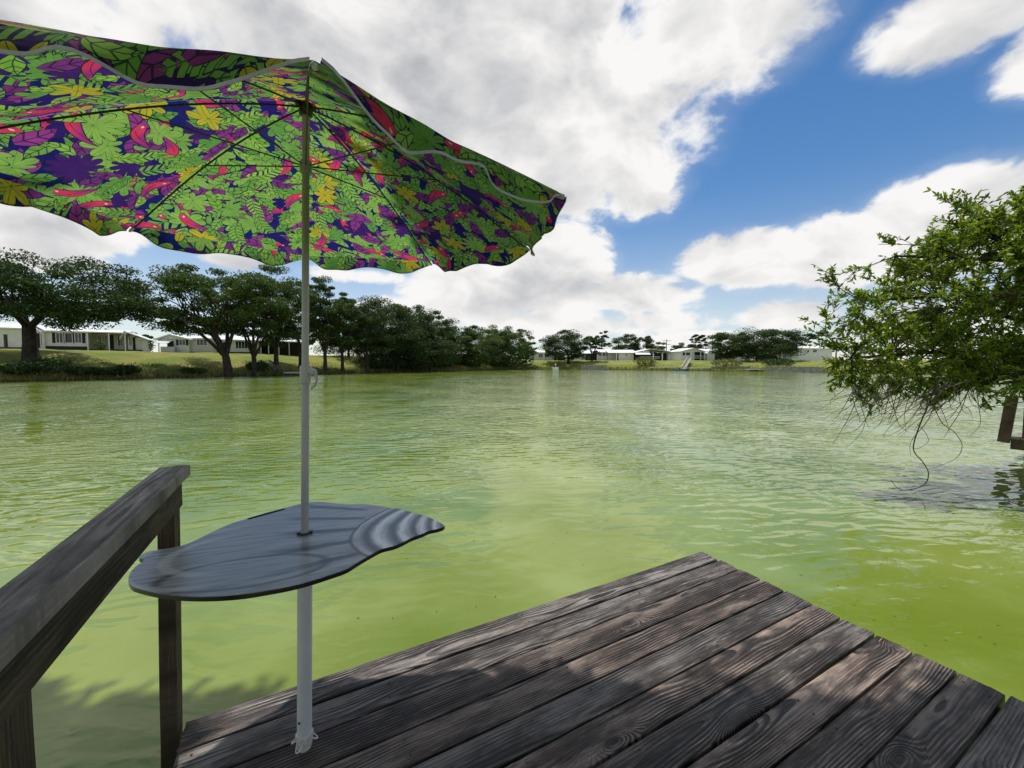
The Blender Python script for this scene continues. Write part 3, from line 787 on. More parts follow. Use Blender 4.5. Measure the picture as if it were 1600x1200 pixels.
# ------------------------------------------------------------------ trees
def leaf_quads(C, A, B):       # rhombus leaves: centre, long half axis, wide half axis
    n = len(C); V = np.empty((n, 4, 3)); V[:, 0] = C - A; V[:, 1] = C + B - A * .1; V[:, 2] = C + A; V[:, 3] = C - B - A * .1
    return V.reshape(-1, 3), np.arange(n * 4).reshape(-1, 4)
def unit(v): return v / (np.linalg.norm(v, axis=-1, keepdims=True) + 1e-9)
def limb(b, p0, p1, r0, r1, r, sag=.12, n=5, sides=6):
    p0, p1 = Vector(p0), Vector(p1); L = (p1 - p0).length; pts = []
    side = Vector((r.normal(), r.normal(), r.normal() * .4)) * L * .10
    for i in range(n):
        t = i / (n - 1); pts.append(p0.lerp(p1, t) + side * math.sin(math.pi * t) + Vector((0, 0, sag * L * math.sin(math.pi * t))))
    b.tube(pts, [r0 + (r1 - r0) * i / (n - 1) for i in range(n)], sides, False)
    return pts
def tree(name, label, x, y, top, rx, crown_bot, leafmat, seed, nclump=46, per=130, leaf=.17, trunk_r=.35, group=None, cat='tree', ry=None, fork=None, sig=.13, cx=0.0, drop=0.0, flat=.55, lean=0.0):
    r = np.random.default_rng(seed); z0 = gz(x, y) - .1
    H = top - z0; cb = crown_bot - z0; ry = ry or rx * .85
    t = thing(name, label, cat, (x, y, z0), 0, group)
    fork = fork or max(.6, min(H * .3, cb + .15 * H))
    b = MB(); F = Vector((lean, 0, fork))
    b.tube([(0, 0, -.3), (0, 0, .15), (lean * .3, r.normal() * .06, fork * .5), F], [trunk_r * 1.5, trunk_r * 1.1, trunk_r * .9, trunk_r * .8], 9, False)
    # clump centres fill a domed shell
    cc = []
    Zc = (H + cb) / 2; hz = (H - cb) / 2
    tries = 0; nclump = int(nclump * 1.35)
    while len(cc) < nclump and tries < 20000:
        tries += 1
        d = unit(r.normal(0, 1, 3)); rad = r.uniform(.25, 1) ** .45
        bumpy = 1 + .16 * math.sin(3 * math.atan2(d[1], d[0]) + seed) + r.normal(0, .06)
        p = np.array([cx + d[0] * rx * rad * bumpy, d[1] * ry * rad * bumpy, Zc + d[2] * hz * rad * (1.0 if d[2] > 0 else .95)])
        if p[2] < cb: continue
        if drop and p[2] < Zc and r.uniform() < .1: continue
        cc.append(p)
    cc = np.array(cc)
    nclump = len(cc)
    # limbs to clumps
    nl = 6; order = np.argsort(np.arctan2(cc[:, 1], cc[:, 0] - cx)); groups = np.array_split(order, nl)
    for gidx in groups:
        m_ = cc[gidx].mean(0) * .72 + np.array([F.x, F.y, F.z]) * .28
        pts = limb(b, F - Vector((0, 0, .2)), m_, trunk_r * .5, trunk_r * .24, r)
        for q in gidx:
            s_ = pts[r.integers(2, 5)]
            limb(b, s_, cc[q] * .94 + np.array(s_) * .06, trunk_r * .16, .02, r, .06, 4, 4)
    b.build('trunk', M['bark'], t, True)
    per = int(per * 3.4); leaf = leaf * .70
    n = nclump * per; ci = r.integers(0, nclump, n); sc = r.uniform(.5, 1.35, nclump) * sig * rx
    off = r.normal(0, 1, (n, 3)); off = off / np.linalg.norm(off, axis=1)[:, None] * (r.uniform(0, 1, n) ** .5)[:, None] * 1.7
    C = cc[ci] + off * sc[ci][:, None] * np.array([1.15, 1.15, flat])
    if drop:
        st = r.uniform(size=n) < .45; C[st, 2] -= r.uniform(0, drop, st.sum())
    nrmv = unit(r.normal(0, .8, (n, 3)) + np.array([0, 0, .6])); A = unit(np.cross(nrmv, r.normal(0, 1, (n, 3)))); B = np.cross(nrmv, A)
    s = leaf * r.uniform(.65, 1.35, n)[:, None]
    Vv, Qq = leaf_quads(C, A * s, B * s * .5)
    crown = link('crown', np_mesh('crown', Vv, Qq, M[leafmat]), t)
    crown['kind'] = 'stuff'
    return t
def ptree(name, label, px, Y, top_py, half_px, bot_py, leafmat, seed, **k):
    p = aty(px, 567, Y)
    zt = aty(px, top_py, Y)[2]; zb = aty(px, bot_py, Y)[2]
    if 'cxp' in k: k['cx'] = k.pop('cxp') / FPX * Y
    return tree(name, label, p[0], Y, zt, half_px / FPX * Y, zb, leafmat, seed, **k)
GL = 'live oaks along the left bank'
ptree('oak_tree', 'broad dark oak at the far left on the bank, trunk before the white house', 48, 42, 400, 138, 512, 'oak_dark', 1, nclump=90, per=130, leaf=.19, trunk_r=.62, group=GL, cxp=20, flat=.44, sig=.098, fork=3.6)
ptree('oak_tree', 'spreading oak with leaning limbs in front of the gabled grey house', 357, 50.5, 418, 104, 528, 'oak', 2, nclump=76, per=110, leaf=.20, trunk_r=.52, group=GL, cxp=-38, flat=.4, sig=.095, fork=3.2, lean=-.3)
ptree('oak_tree', 'upright oak just right of the spreading oak, thin trunk by the porch', 397, 53, 426, 58, 532, 'oak', 3, nclump=44, per=110, leaf=.17, trunk_r=.34, group=GL, fork=3)
ptree('oak_tree', 'tall oak whose crown rises left of the umbrella pole', 432, 58, 416, 60, 545, 'oak', 4, nclump=50, per=110, leaf=.18, trunk_r=.34, group=GL, fork=3.5)
ptree('oak_tree', 'oak with crown directly behind the umbrella pole', 470, 62, 432, 52, 548, 'oak', 5, nclump=44, per=100, leaf=.18, trunk_r=.3, group=GL, fork=3.5)
ptree('oak_tree', 'tall oak with a slim trunk just right of the umbrella pole', 508, 63, 431, 40, 540, 'oak', 6, nclump=40, per=100, leaf=.18, trunk_r=.3, group=GL, fork=3.5)
ptree('oak_tree', 'oak with lopsided crown second right of the pole', 535, 67, 460, 44, 548, 'oak', 7, nclump=40, per=100, leaf=.19, trunk_r=.28, group=GL, fork=3.5)
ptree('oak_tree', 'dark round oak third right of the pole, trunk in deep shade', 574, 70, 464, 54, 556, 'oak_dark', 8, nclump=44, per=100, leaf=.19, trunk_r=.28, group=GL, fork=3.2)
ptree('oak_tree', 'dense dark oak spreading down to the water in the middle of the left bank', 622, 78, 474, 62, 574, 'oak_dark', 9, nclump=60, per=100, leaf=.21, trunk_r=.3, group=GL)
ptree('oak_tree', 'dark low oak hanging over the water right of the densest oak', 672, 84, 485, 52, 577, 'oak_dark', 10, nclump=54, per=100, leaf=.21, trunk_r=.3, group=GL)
GW = 'lighter trees at the end of the left bank'
ptree('bank_tree', 'lighter green tree where the left tree line starts to step down', 712, 95, 504, 40, 575, 'oak', 11, nclump=40, per=100, leaf=.22, trunk_r=.25, group=GW)
ptree('bank_tree', 'bright green bushy tree near the end of the left bank', 748, 99, 507, 42, 575, 'willow', 12, nclump=44, per=100, leaf=.22, trunk_r=.25, group=GW)
ptree('willow_tree', 'drooping willow at the end of the left bank by the far water', 792, 108, 509, 38, 572, 'willow', 13, nclump=44, per=110, leaf=.24, trunk_r=.25, group=GW, drop=3.0)
ptree('bank_tree', 'small tree at the very tip of the left tree line', 822, 114, 532, 14, 572, 'oak', 14, nclump=22, per=80, leaf=.24, trunk_r=.2, group=GW)
GF = 'trees behind the far houses'
ptree('oak_tree', 'round dark oak alone on the far bank between white houses', 888, 121, 516, 38, 566, 'oak_dark', 15, nclump=58, per=90, leaf=.25, trunk_r=.45, cxp=-4, fork=2.6)
ptree('oak_tree', 'low oak joined to the right of the lone far oak', 925, 124, 525, 18, 555, 'oak_dark', 16, nclump=24, per=80, leaf=.25, trunk_r=.25, group=GF)
ptree('pine_tree', 'thin tall pine rising behind the far carport', 940, 170, 514, 13, 548, 'pine', 17, nclump=20, per=60, leaf=.3, trunk_r=.25, group=GF, fork=7)
ptree('oak_tree', 'dark tree above the white roof right of the thin pine', 975, 165, 521, 24, 556, 'oak_dark', 18, nclump=34, per=80, leaf=.3, trunk_r=.3, group=GF)
ptree('oak_tree', 'dark tree above the long carport roof', 1003, 165, 524, 22, 556, 'oak_dark', 19, nclump=30, per=80, leaf=.3, trunk_r=.3, group=GF)
ptree('oak_tree', 'open feathery tree beside the far utility pole', 1028, 175, 531, 16, 556, 'oak', 20, nclump=18, per=60, leaf=.3, trunk_r=.25, group=GF)
ptree('oak_tree', 'tree behind the gap left of the sunroom house', 1068, 170, 536, 20, 556, 'oak_dark', 21, nclump=26, per=70, leaf=.3, trunk_r=.25, group=GF)
ptree('oak_tree', 'domed tree standing high behind the white sunroom house', 1090, 165, 521, 16, 556, 'oak_dark', 22, nclump=26, per=80, leaf=.3, trunk_r=.3, group=GF)
ptree('oak_tree', 'lighter half of the big far oak clump over the right bank', 1140, 112, 516, 30, 562, 'oak', 23, nclump=46, per=90, leaf=.25, trunk_r=.35, group='big oaks on the far right bank')
ptree('oak_tree', 'big dark oak with low limbs on the far right bank', 1192, 108, 512, 52, 566, 'oak_dark', 24, nclump=76, per=95, leaf=.25, trunk_r=.55, group='big oaks on the far right bank', fork=2.2)
ptree('pine_tree', 'smaller pine behind the rightmost white house', 1257, 150, 519, 12, 552, 'pine', 25, nclump=18, per=60, leaf=.3, trunk_r=.25, group=GF, fork=5)
ptree('pine_tree', 'taller pine behind the rightmost white house', 1281, 150, 514, 14, 552, 'pine', 26, nclump=18, per=60, leaf=.3, trunk_r=.25, group=GF, fork=5)
ptree('pine_tree', 'pine half hidden behind the near leafy branch', 1306, 150, 519, 12, 552, 'pine', 27, nclump=18, per=60, leaf=.3, trunk_r=.25, group=GF, fork=5)
ptree('oak_tree', 'small dark tree low behind the two pole trees at far left', 218, 76, 520, 22, 552, 'oak_dark', 28, nclump=22, per=80, leaf=.22, trunk_r=.2)
ptree('oak_tree', 'small distant tree at the left end of the far houses', 836, 150, 540, 7, 560, 'oak_dark', 29, nclump=10, per=60, leaf=.28, trunk_r=.2)
ptree('oak_tree', 'background oak closing the gap behind the slim trunks', 560, 100, 495, 60, 566, 'oak', 30, nclump=40, per=80, leaf=.26, trunk_r=.3)
ptree('oak_tree', 'background oak behind the densest part of the left tree line', 650, 112, 500, 60, 570, 'oak_dark', 31, nclump=44, per=80, leaf=.26, trunk_r=.3)

ptree('oak_tree', 'dark oak filling the tree line between the slim trunks and the dense oaks', 598, 80, 471, 46, 566, 'oak_dark', 41, nclump=46, per=100, leaf=.21, trunk_r=.28, group=GL)
ptree('oak_tree', 'dark oak crown rising just right of the densest oak', 652, 90, 480, 46, 572, 'oak_dark', 42, nclump=46, per=100, leaf=.21, trunk_r=.28, group=GL)
ptree('bank_tree', 'mid green tree filling the gap before the bright bushy tree', 693, 97, 497, 40, 574, 'oak', 43, nclump=44, per=100, leaf=.22, trunk_r=.25, group=GW)
ptree('bank_tree', 'light green tree behind the bright bushy tree', 768, 112, 508, 40, 570, 'willow', 44, nclump=44, per=100, leaf=.22, trunk_r=.25, group=GW)
ptree('bank_tree', 'green tree closing the gap beside the willow', 812, 116, 514, 22, 570, 'oak', 45, nclump=30, per=90, leaf=.22, trunk_r=.22, group=GW)
ptree('oak_tree', 'oak behind the slim trunks with its crown low over the slope', 545, 84, 470, 44, 558, 'oak_dark', 46, nclump=40, per=100, leaf=.21, trunk_r=.28, group=GL)

def shrub(name, label, px, Y, w, h, leafmat, seed, n=900, leaf=.12, group=None, dirx=0):
    r = np.random.default_rng(seed); p = aty(px, 567, Y); z0 = gz(p[0], Y)
    t = thing(name, label, 'shrub', (p[0], Y, z0), 0, group)
    b = MB()
    for i in range(7):
        a = r.uniform(0, 6.28); b.tube([(0, 0, -.1), (math.cos(a) * w * .3, math.sin(a) * w * .2, h * .5), (math.cos(a) * w * .7, math.sin(a) * w * .5, h * .85)], [.03, .02, .008], 5, False)
    b.build('stem', M['bark'], t)
    d = unit(r.normal(0, 1, (n, 3))); rad = r.uniform(.3, 1, n)[:, None] ** .5 * (1 + .2 * np.sin(4 * np.arctan2(d[:, 1:2], d[:, :1]) + seed))
    C = d * rad * np.array([w, w * .7, h * .55]) + np.array([0, 0, h * .5]); C[:, 2] = np.abs(C[:, 2])
    nv_ = unit(r.normal(0, 1, (n, 3)) + np.array([0, 0, .5])); A = unit(np.cross(nv_, r.normal(0, 1, (n, 3)))); B = np.cross(nv_, A); s = leaf * r.uniform(.6, 1.4, n)[:, None]
    Vv, Qq = leaf_quads(C, A * s, B * s * .5)
    c_ = link('foliage', np_mesh('foliage', Vv, Qq, M[leafmat]), t); c_['kind'] = 'stuff'
    return t
GB = 'dark shrubs along the left waterline'
for i, (px, Y, w, h, lab) in enumerate([(70, 39.4, 2.4, 1.5, 'big dark shrub at the waterline below the far left oak'), (20, 37.6, 2.0, .9, 'low dark shrub at the left edge of the waterline'),
        (125, 41, 1.8, .8, 'low shrub right of the big waterline shrub'), (165, 42.5, 1.6, .7, 'small shrub on the bank below the porch house'),
        (196, 44, 1.4, 1.0, 'rounded shrub at the right end of the shaded slope'), (300, 49, 1.6, .7, 'low bank shrub left of the spreading oak trunk'),
        (402, 55, 1.6, 1.3, 'rounded shrub beside the gangway on the left bank'), (640, 81, 4.5, 4.0, 'dark thicket under the densest oak'), (690, 88, 4.5, 4.0, 'dark thicket at the foot of the low oak'), (592, 77, 4.0, 3.2, 'dark thicket where the shaded bank meets the dense oaks'), (735, 96, 4.5, 3.8, 'leafy thicket below the bright bushy tree'), (780, 105, 5, 3.8, 'leafy thicket at the foot of the willow')]):
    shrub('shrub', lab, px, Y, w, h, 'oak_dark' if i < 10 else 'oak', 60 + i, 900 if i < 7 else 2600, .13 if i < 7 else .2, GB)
shrub('shrub', 'tall reedy shrub by the far dock left of the boat slide', 1008, 112.5, 3.2, 2.6, 'reed', 80, 900, .22)
shrub('shrub', 'pale shrub on the far slope below the big oaks', 1135, 102, 4, 2.0, 'reed', 81, 800, .22)
shrub('shrub', 'low dark shrub under the far right oak', 1215, 97, 4, 1.6, 'oak_dark', 82, 800, .22)
shrub('shrub', 'round garden shrub in front of the porch house', 158, 58, .8, 1.5, 'willow', 83, 400, .12)
shrub('shrub', 'dark hedge between the two left houses', 222, 68, 2.2, 2.4, 'oak_dark', 84, 700, .16)
# grass and weeds fringing the waterline
r = np.random.default_rng(9); sel = np.where(SP[:, 1] > 25)[0]
ns = 26000; ii = r.choice(sel, ns); dd = r.uniform(0, 1, ns) ** 2 * 6 - .1
base = SP[ii] + nrm[ii] * dd[:, None] + r.normal(0, .4, (ns, 2)); zz = np.array([prof(d, s) for d, s in zip(dd, SR[ii])])
hh = r.uniform(.12, .45, ns) * np.where(dd < 1.2, 1.5, .6)
wv_ = r.normal(0, 1, (ns, 2)); wv_ = wv_ / np.linalg.norm(wv_, axis=1)[:, None] * .06
B0 = np.c_[base, zz - .05]; L_ = np.c_[r.normal(0, .12, (ns, 2)), hh]
Vv = np.empty((ns, 4, 3)); W3 = np.c_[wv_, np.zeros(ns)]
Vv[:, 0] = B0 - W3; Vv[:, 1] = B0 + W3; Vv[:, 2] = B0 + L_ + W3 * .2; Vv[:, 3] = B0 + L_ - W3 * .2
tag(link('bank_grass', np_mesh('bank_grass', Vv.reshape(-1, 3), np.arange(ns * 4).reshape(-1, 4), M['reed'])), 'rough grass and weeds fringing the pond', 'grass', kind='stuff')

# ------------------------------------------------------------------ near leafy tree on the right
nt_ = thing('laurel_tree', 'near leafy green tree leaning in over the water from the right edge', 'tree', (12.2, 6.2, gz(12.2, 6.2) - .1))
NO = np.array([12.2, 6.2, gz(12.2, 6.2) - .1])
r = np.random.default_rng(21)
b = MB()
b.tube([(0, 0, -.3), (-.15, .05, .8), (-.5, .1, 1.7)], [.26, .2, .17], 10, False)
fork = np.array([-.5, .1, 1.7])
tips = []
def P(px, py, Y): return aty(px, py, Y) - NO
mains = [P(1520, 330, 6.4), P(1400, 400, 6.2), P(1350, 470, 6.0), P(1330, 560, 5.9), P(1440, 620, 5.7), P(1590, 350, 7.2), P(1480, 480, 6.8), P(1560, 600, 5.6), P(1620, 450, 6.2), P(1700, 300, 6.5)]
# clump ends along the outline and inside
ends = [(1300, 425, 6.2), (1325, 432, 6.3), (1372, 382, 6.3), (1395, 400, 6.4), (1420, 405, 6.2), (1465, 312, 6.4), (1500, 322, 6.5), (1535, 318, 6.6), (1580, 300, 6.8), (1600, 315, 6.6), (1560, 345, 6.4), (1440, 370, 6.3), (1480, 375, 6.4),
        (1318, 475, 6.0), (1350, 470, 6.2), (1305, 505, 5.9), (1295, 545, 5.9), (1285, 580, 5.8), (1278, 602, 5.8), (1310, 600, 5.7), (1335, 618, 5.7), (1365, 622, 5.6), (1400, 600, 5.6), (1430, 632, 5.5), (1470, 618, 5.5), (1505, 600, 5.5), (1540, 618, 5.4), (1580, 600, 5.4), (1610, 620, 5.5), (1450, 600, 5.7)]
for i in range(370):
    px = 1310 + r.uniform(0, 1) ** .75 * 420
    lo = 625; hi = np.interp(px, [1290, 1340, 1380, 1440, 1500, 1600, 1740], [500, 455, 420, 385, 345, 320, 260])
    ends.append((px, r.uniform(hi, lo - 8), r.uniform(5.5, 7.6)))
mainp = [limb(b, fork, mm, .055, .016, r, .10, 9, 7) for mm in mains]
allm = [p for pts in mainp for p in pts[2:]]
C_, A_, B_ = [], [], []
for (px, py, Y) in ends:
    e = Vector(P(px, py, Y))
    cand = sorted(allm, key=lambda q: (q - e).length + max(0, (e.x - q.x)) * .8)
    s0 = cand[int(r.integers(0, 3))]
    pts = limb(b, s0, e, .010, .003, r, .05, 7, 5)
    # side twigs and leaves along the outer half
    twd = (e - s0).normalized()
    for tw in range(9):
        t = r.uniform(.45, 1.0); q = Vector(s0).lerp(e, t); q = pts[min(6, int(t * 6))]
        dirv = (twd + Vector(r.normal(0, .55, 3)) + Vector((0, 0, .12))).normalized(); Lt = r.uniform(.12, .34)
        q2 = q + dirv * Lt
        b.tube([q, q + dirv * Lt * .5 + Vector((0, 0, .01)), q2], [.004, .003, .0015], 4, False)
        nl = int(r.integers(12, 21))
        for j in range(nl):
            f = r.uniform(.15, 1.05); c0_ = np.array(q + dirv * Lt * f)
            la = unit(np.array(dirv) * .8 + r.normal(0, .6, 3) + np.array([0, 0, -.12])); nn = unit(r.normal(0, .55, 3) + np.array([0, 0, 1.0])); wb_ = unit(np.cross(nn, la))
            s = r.uniform(.024, .05)
            C_.append(c0_ + la * s); A_.append(la * s); B_.append(wb_ * s * .36)
b.build('trunk', M['bark'], nt_, True)
C_, A_, B_ = map(np.array, (C_, A_, B_)); n = len(C_)
nn = unit(np.cross(A_, B_)) * np.linalg.norm(B_, axis=1)[:, None] * .35
V6 = np.empty((n, 6, 3)); V6[:, 0] = C_ - A_; V6[:, 1] = C_ + A_; V6[:, 2] = C_ + B_ - A_ * .35 + nn; V6[:, 3] = C_ + B_ * .75 + A_ * .45 + nn; V6[:, 4] = C_ - B_ - A_ * .35 + nn; V6[:, 5] = C_ - B_ * .75 + A_ * .45 + nn
i0 = np.arange(n)[:, None] * 6
Q6 = np.concatenate([i0 + np.array([[0, 2, 3, 1]]), i0 + np.array([[0, 1, 5, 4]])])
o = link('foliage', np_mesh('foliage', V6.reshape(-1, 3), Q6, M['near_leaf']), nt_); o['kind'] = 'stuff'
# bare drooping twigs
def z5(x, y): return (1200 + x / 2.4, 280 + y / 2.4)
def spline(pts, k=6):
    P_ = [np.array(p) for p in pts]; out = []
    for i in range(len(P_) - 1):
        p0, p1, p2, p3 = P_[max(i - 1, 0)], P_[i], P_[i + 1], P_[min(i + 2, len(P_) - 1)]
        for j in range(k):
            t = j / k; out.append(.5 * (2 * p1 + (p2 - p0) * t + (2 * p0 - 5 * p1 + 4 * p2 - p3) * t * t + (3 * p1 - p0 - 3 * p2 + p3) * t ** 3))
    out.append(P_[-1]); return out
b = MB()
hand = [([(640, 740), (600, 850), (570, 920), (545, 1010), (580, 1060), (602, 1105), (580, 1150), (500, 1165), (460, 1128)], 5.5, .010), ([(615, 830), (650, 910), (700, 950), (728, 1000), (700, 1050), (600, 1090)], 5.5, .006),
        ([(105, 690), (70, 702), (45, 728), (52, 748), (75, 752)], 5.9, .006), ([(560, 920), (590, 950), (600, 985), (560, 1010), (530, 1000)], 5.5, .004), ([(780, 780), (790, 850), (795, 920), (760, 960)], 5.4, .005), ([(960, 835), (850, 850), (760, 850)], 5.4, .006),
        ([(620, 800), (540, 860), (440, 880), (360, 870), (300, 910), (285, 930)], 5.7, .005)]
for pts, Y, rad in hand:
    pp = spline([P(*z5(*q), Y + .1 * math.sin(i)) for i, q in enumerate(pts)])
    b.tube(pp, list(np.linspace(rad, rad * .35, len(pp))), 6, False)
for i in range(95):
    sx_, sy_ = 300 + r.uniform(0, 1) * 460, r.uniform(730, 800); Y = r.uniform(5.2, 6.4)
    dirx = -r.uniform(40, 220) if r.uniform() < .75 else r.uniform(20, 120); dy_ = r.uniform(50, 260) * r.uniform(.5, 1)
    q = [(sx_, sy_), (sx_ + dirx * .3, sy_ + dy_ * .45), (sx_ + dirx * .7 + r.normal(0, 12), sy_ + dy_ * .8), (sx_ + dirx + r.normal(0, 15), sy_ + dy_ + r.normal(0, 12))]
    pp = spline([P(*z5(*w), Y) for w in q], 4)
    b.tube(pp, list(np.linspace(.0055, .002, len(pp))), 5, False)
    if r.uniform() < .7:
        s_ = pp[6]; b.tube([s_, s_ + np.array([-.12, .02, -.05 + r.normal(0, .05)]), s_ + np.array([-.25, .05, -.16 + r.normal(0, .06)])], [.003, .002, .0012], 4, False)
b.build('bare_twigs', M['twig'], nt_, True)

# overhanging oak bough above the dock (out of the picture; it throws the dappled shade)
bo = thing('overhanging_oak', 'shore oak behind the dock with a leafy bough overhead', 'tree', (4.5, -4.2, gz(4.5, -4.2) - .1))
BO = np.array([4.5, -4.2, gz(4.5, -4.2) - .1]); r = np.random.default_rng(33); b = MB()
b.tube([(0, 0, -.3), (-.1, .2, 1.2), (-.5, .6, 2.6)], [.5, .4, .33], 10, False)
fk = np.array([-.5, .6, 2.6])
def over(sx, sy, z): return np.array([sx - .28 / 1.87 * z, sy + .45 / 1.87 * z, z])     # spot that shades deck point (sx, sy)
cl = []
for (x0, x1, y0, y1, z0, z1, n) in [(.05, .47, 1.0, 1.52, 5.0, 5.5, 46), (.45, 2.9, .2, 1.46, 6.4, 8.0, 240), (.0, 1.3, .2, 1.36, 5.8, 6.8, 90), (-3.2, -1.35, .6, 2.05, 7.2, 8.4, 110)]:
    for i in range(n): cl.append(over(r.uniform(x0, x1), r.uniform(y0, y1), r.uniform(z0, z1)))
for i in range(130): cl.append(np.array([r.uniform(-6, 10), r.uniform(-10, 1.2), r.uniform(5.2, 9)]))  # unseen crown clumps added behind the dock to block sky light
cl = np.array(cl) - BO
main = [limb(b, fk, np.array([-3, -4, 6.5]) - BO, .22, .09, r, .08, 8, 8), limb(b, fk, np.array([8, -5, 7]) - BO, .22, .09, r, .08, 8, 8), limb(b, fk, np.array(over(1.8, .6, 7.0)) - BO, .22, .09, r, .08, 8, 8), limb(b, fk, np.array(over(.4, 1.2, 5.6)) - BO, .18, .06, r, .1, 8, 8), limb(b, fk, np.array(over(-2.2, 1.2, 7.4)) - BO, .18, .06, r, .12, 10, 8)]
am = [p for m_ in main for p in m_[2:]]
for c_ in cl:
    q = min(am, key=lambda p: (p - Vector(c_)).length); limb(b, q, c_, .015, .004, r, .03, 4, 5)
b.build('trunk', M['bark'], bo, True)
per = 190; n = len(cl) * per; big = np.where(np.arange(len(cl)) >= len(cl) - 130, .42, .095)
C = np.repeat(cl, per, 0) + r.normal(0, 1, (n, 3)) * np.repeat(big, per)[:, None] * np.array([1, 1, .6])
nn = unit(r.normal(0, .5, (n, 3)) + np.array([0, 0, 1.0])); A = unit(np.cross(nn, r.normal(0, 1, (n, 3)))); B = np.cross(nn, A); s = r.uniform(.05, .085, n)[:, None] * np.where(np.repeat(big, per) > .2, 2.0, 1.0)[:, None]
Vv, Qq = leaf_quads(C, A * s, B * s * .5); o = link('foliage', np_mesh('foliage', Vv, Qq, M['oak']), bo); o['kind'] = 'stuff'

# ------------------------------------------------------------------ houses
class House:
    """facade from px L to px R at depths YL, YR; local x along the facade, y away from the water"""
    def __init__(s, label, L, Rr, YL, YR, base_py, group=None, name='mobile_home'):
        a = aty(L, base_py, YL); c = aty(Rr, base_py, YR)
        s.L, s.R, s.YL, s.YR, s.z0 = L, Rr, YL, YR, a[2]
        s.W = math.hypot(c[0] - a[0], c[1] - a[1]); s.rz = math.atan2(c[1] - a[1], c[0] - a[0])
        s.t = thing(name, label, 'house', (a[0], a[1], a[2]), s.rz, group)
    def x(s, px):   # facade crossing of the sight line through px
        k = (px - 800) / FPX; ax, ay = (s.L - 800) / FPX * s.YL, s.YL; bx, by = (s.R - 800) / FPX * s.YR, s.YR
        t = (k * ay - ax) / ((bx - ax) - k * (by - ay)); return t * s.W
    def z(s, px, py):
        t = s.x(px) / s.W; return aty(px, py, s.YL + (s.YR - s.YL) * t)[2] - s.z0
    def wall(s, l, r_, top_py, depth=6.0, y0=0.0, mt='clap', name='wall'):
        x0, x1 = s.x(l), s.x(r_); h = s.z((l + r_) / 2, top_py)
        MB().box(x0, x1, y0, y0 + depth, -.6, h).build(name, M[mt], s.t); return h
    def roof_flat(s, l, r_, eave_py, top_py, depth=7, y0=-.4, mt='roof', over=.3):
        x0, x1 = s.x(l) - over, s.x(r_) + over; m_ = (l + r_) / 2; a = s.z(m_, eave_py); c = s.z(m_, top_py)
        d = depth
        ym = y0 + d / 2
        MB().prism([(y0, a), (ym, c), (y0 + d, a), (y0 + d, a - .16), (ym, c - .16), (y0, a - .16)], x0, x1, 'x').build('roof', M[mt], s.t)
    def gable(s, l, r_, eave_py, peak_py, depth=8, y0=-.35, mt='roof', wallmt='clap', peak_px=None, fill=True):
        x0, x1 = s.x(l) - .25, s.x(r_) + .25; m_ = peak_px or (l + r_) / 2; a = s.z(m_, eave_py); c = s.z(m_, peak_py); xm = s.x(m_)
        MB().prism([(x0, a), (xm, c), (x1, a), (x1, a - .15), (xm, c - .15), (x0, a - .15)], y0, y0 + depth).build('roof', M[mt], s.t)
        if fill: MB().prism([(x0 + .27, a - .16), (xm, c - .16), (x1 - .27, a - .16)], 0.0, .3).build('gable_end', M[wallmt], s.t)
    def window(s, l, r_, t, bt, y0=0.0, shutters=False, mullion=1):
        x0, x1 = s.x(l), s.x(r_); m_ = (l + r_) / 2; z1, z0 = s.z(m_, t), s.z(m_, bt); w = .07
        f = MB().box(x0, x1, y0 - .05, y0 - .003, z0, z0 + w).box(x0, x1, y0 - .05, y0 - .003, z1 - w, z1).box(x0, x0 + w, y0 - .05, y0 - .003, z0 + w, z1 - w).box(x1 - w, x1, y0 - .05, y0 - .003, z0 + w, z1 - w)
        for i in range(mullion):
            xm = x0 + (x1 - x0) * (i + 1) / (mullion + 1); f.box(xm - .025, xm + .025, y0 - .045, y0 - .003, z0 + w, z1 - w)
        f = f.build('window', M['white'], s.t)
        MB().box(x0 + w, x1 - w, y0 - .022, y0 - .004, z0 + w, z1 - w).build('pane', M['glass'], f)
        if shutters:
            sw = .35
            MB().box(x0 - sw, x0 - .02, y0 - .045, y0 - .003, z0, z1).build('shutter', M['shutter'], f)
            MB().box(x1 + .02, x1 + sw, y0 - .045, y0 - .003, z0, z1).build('shutter', M['shutter'], f)
    def panel(s, l, r_, t, bt, name, mt, y0=0.0, th=.06):
        x0, x1 = s.x(l), s.x(r_); m_ = (l + r_) / 2; z1, z0 = s.z(m_, t), s.z(m_, bt)
        return MB().box(x0, x1, y0 - th, y0 - .003, z0, z1).build(name, M[mt], s.t)
    def posts(s, pxs, top_py, y0=-.3, w=.12, mt='white'):
        for px in pxs:
            x = s.x(px); MB().box(x - w / 2, x + w / 2, y0, y0 + w, -.6, s.z(px, top_py)).build('porch_post', M[mt], s.t)
    def awning(s, l, r_, t, bt, out=1.2, mt='roof', y0=0.0):
        x0, x1 = s.x(l), s.x(r_); m_ = (l + r_) / 2; a, c = s.z(m_, t), s.z(m_, bt)
        MB().prism([(y0, a), (y0 - out, c), (y0 - out, c - .08), (y0, a - .08)], x0, x1, 'x').build('awning', M[mt], s.t)
    def skirt(s, l, r_, t_py, y0=0.0):
        x0, x1 = s.x(l), s.x(r_); MB().box(x0, x1, y0 - .05, y0 + .3, -.9, s.z((l + r_) / 2, t_py)).build('skirting', M['dark'], s.t)
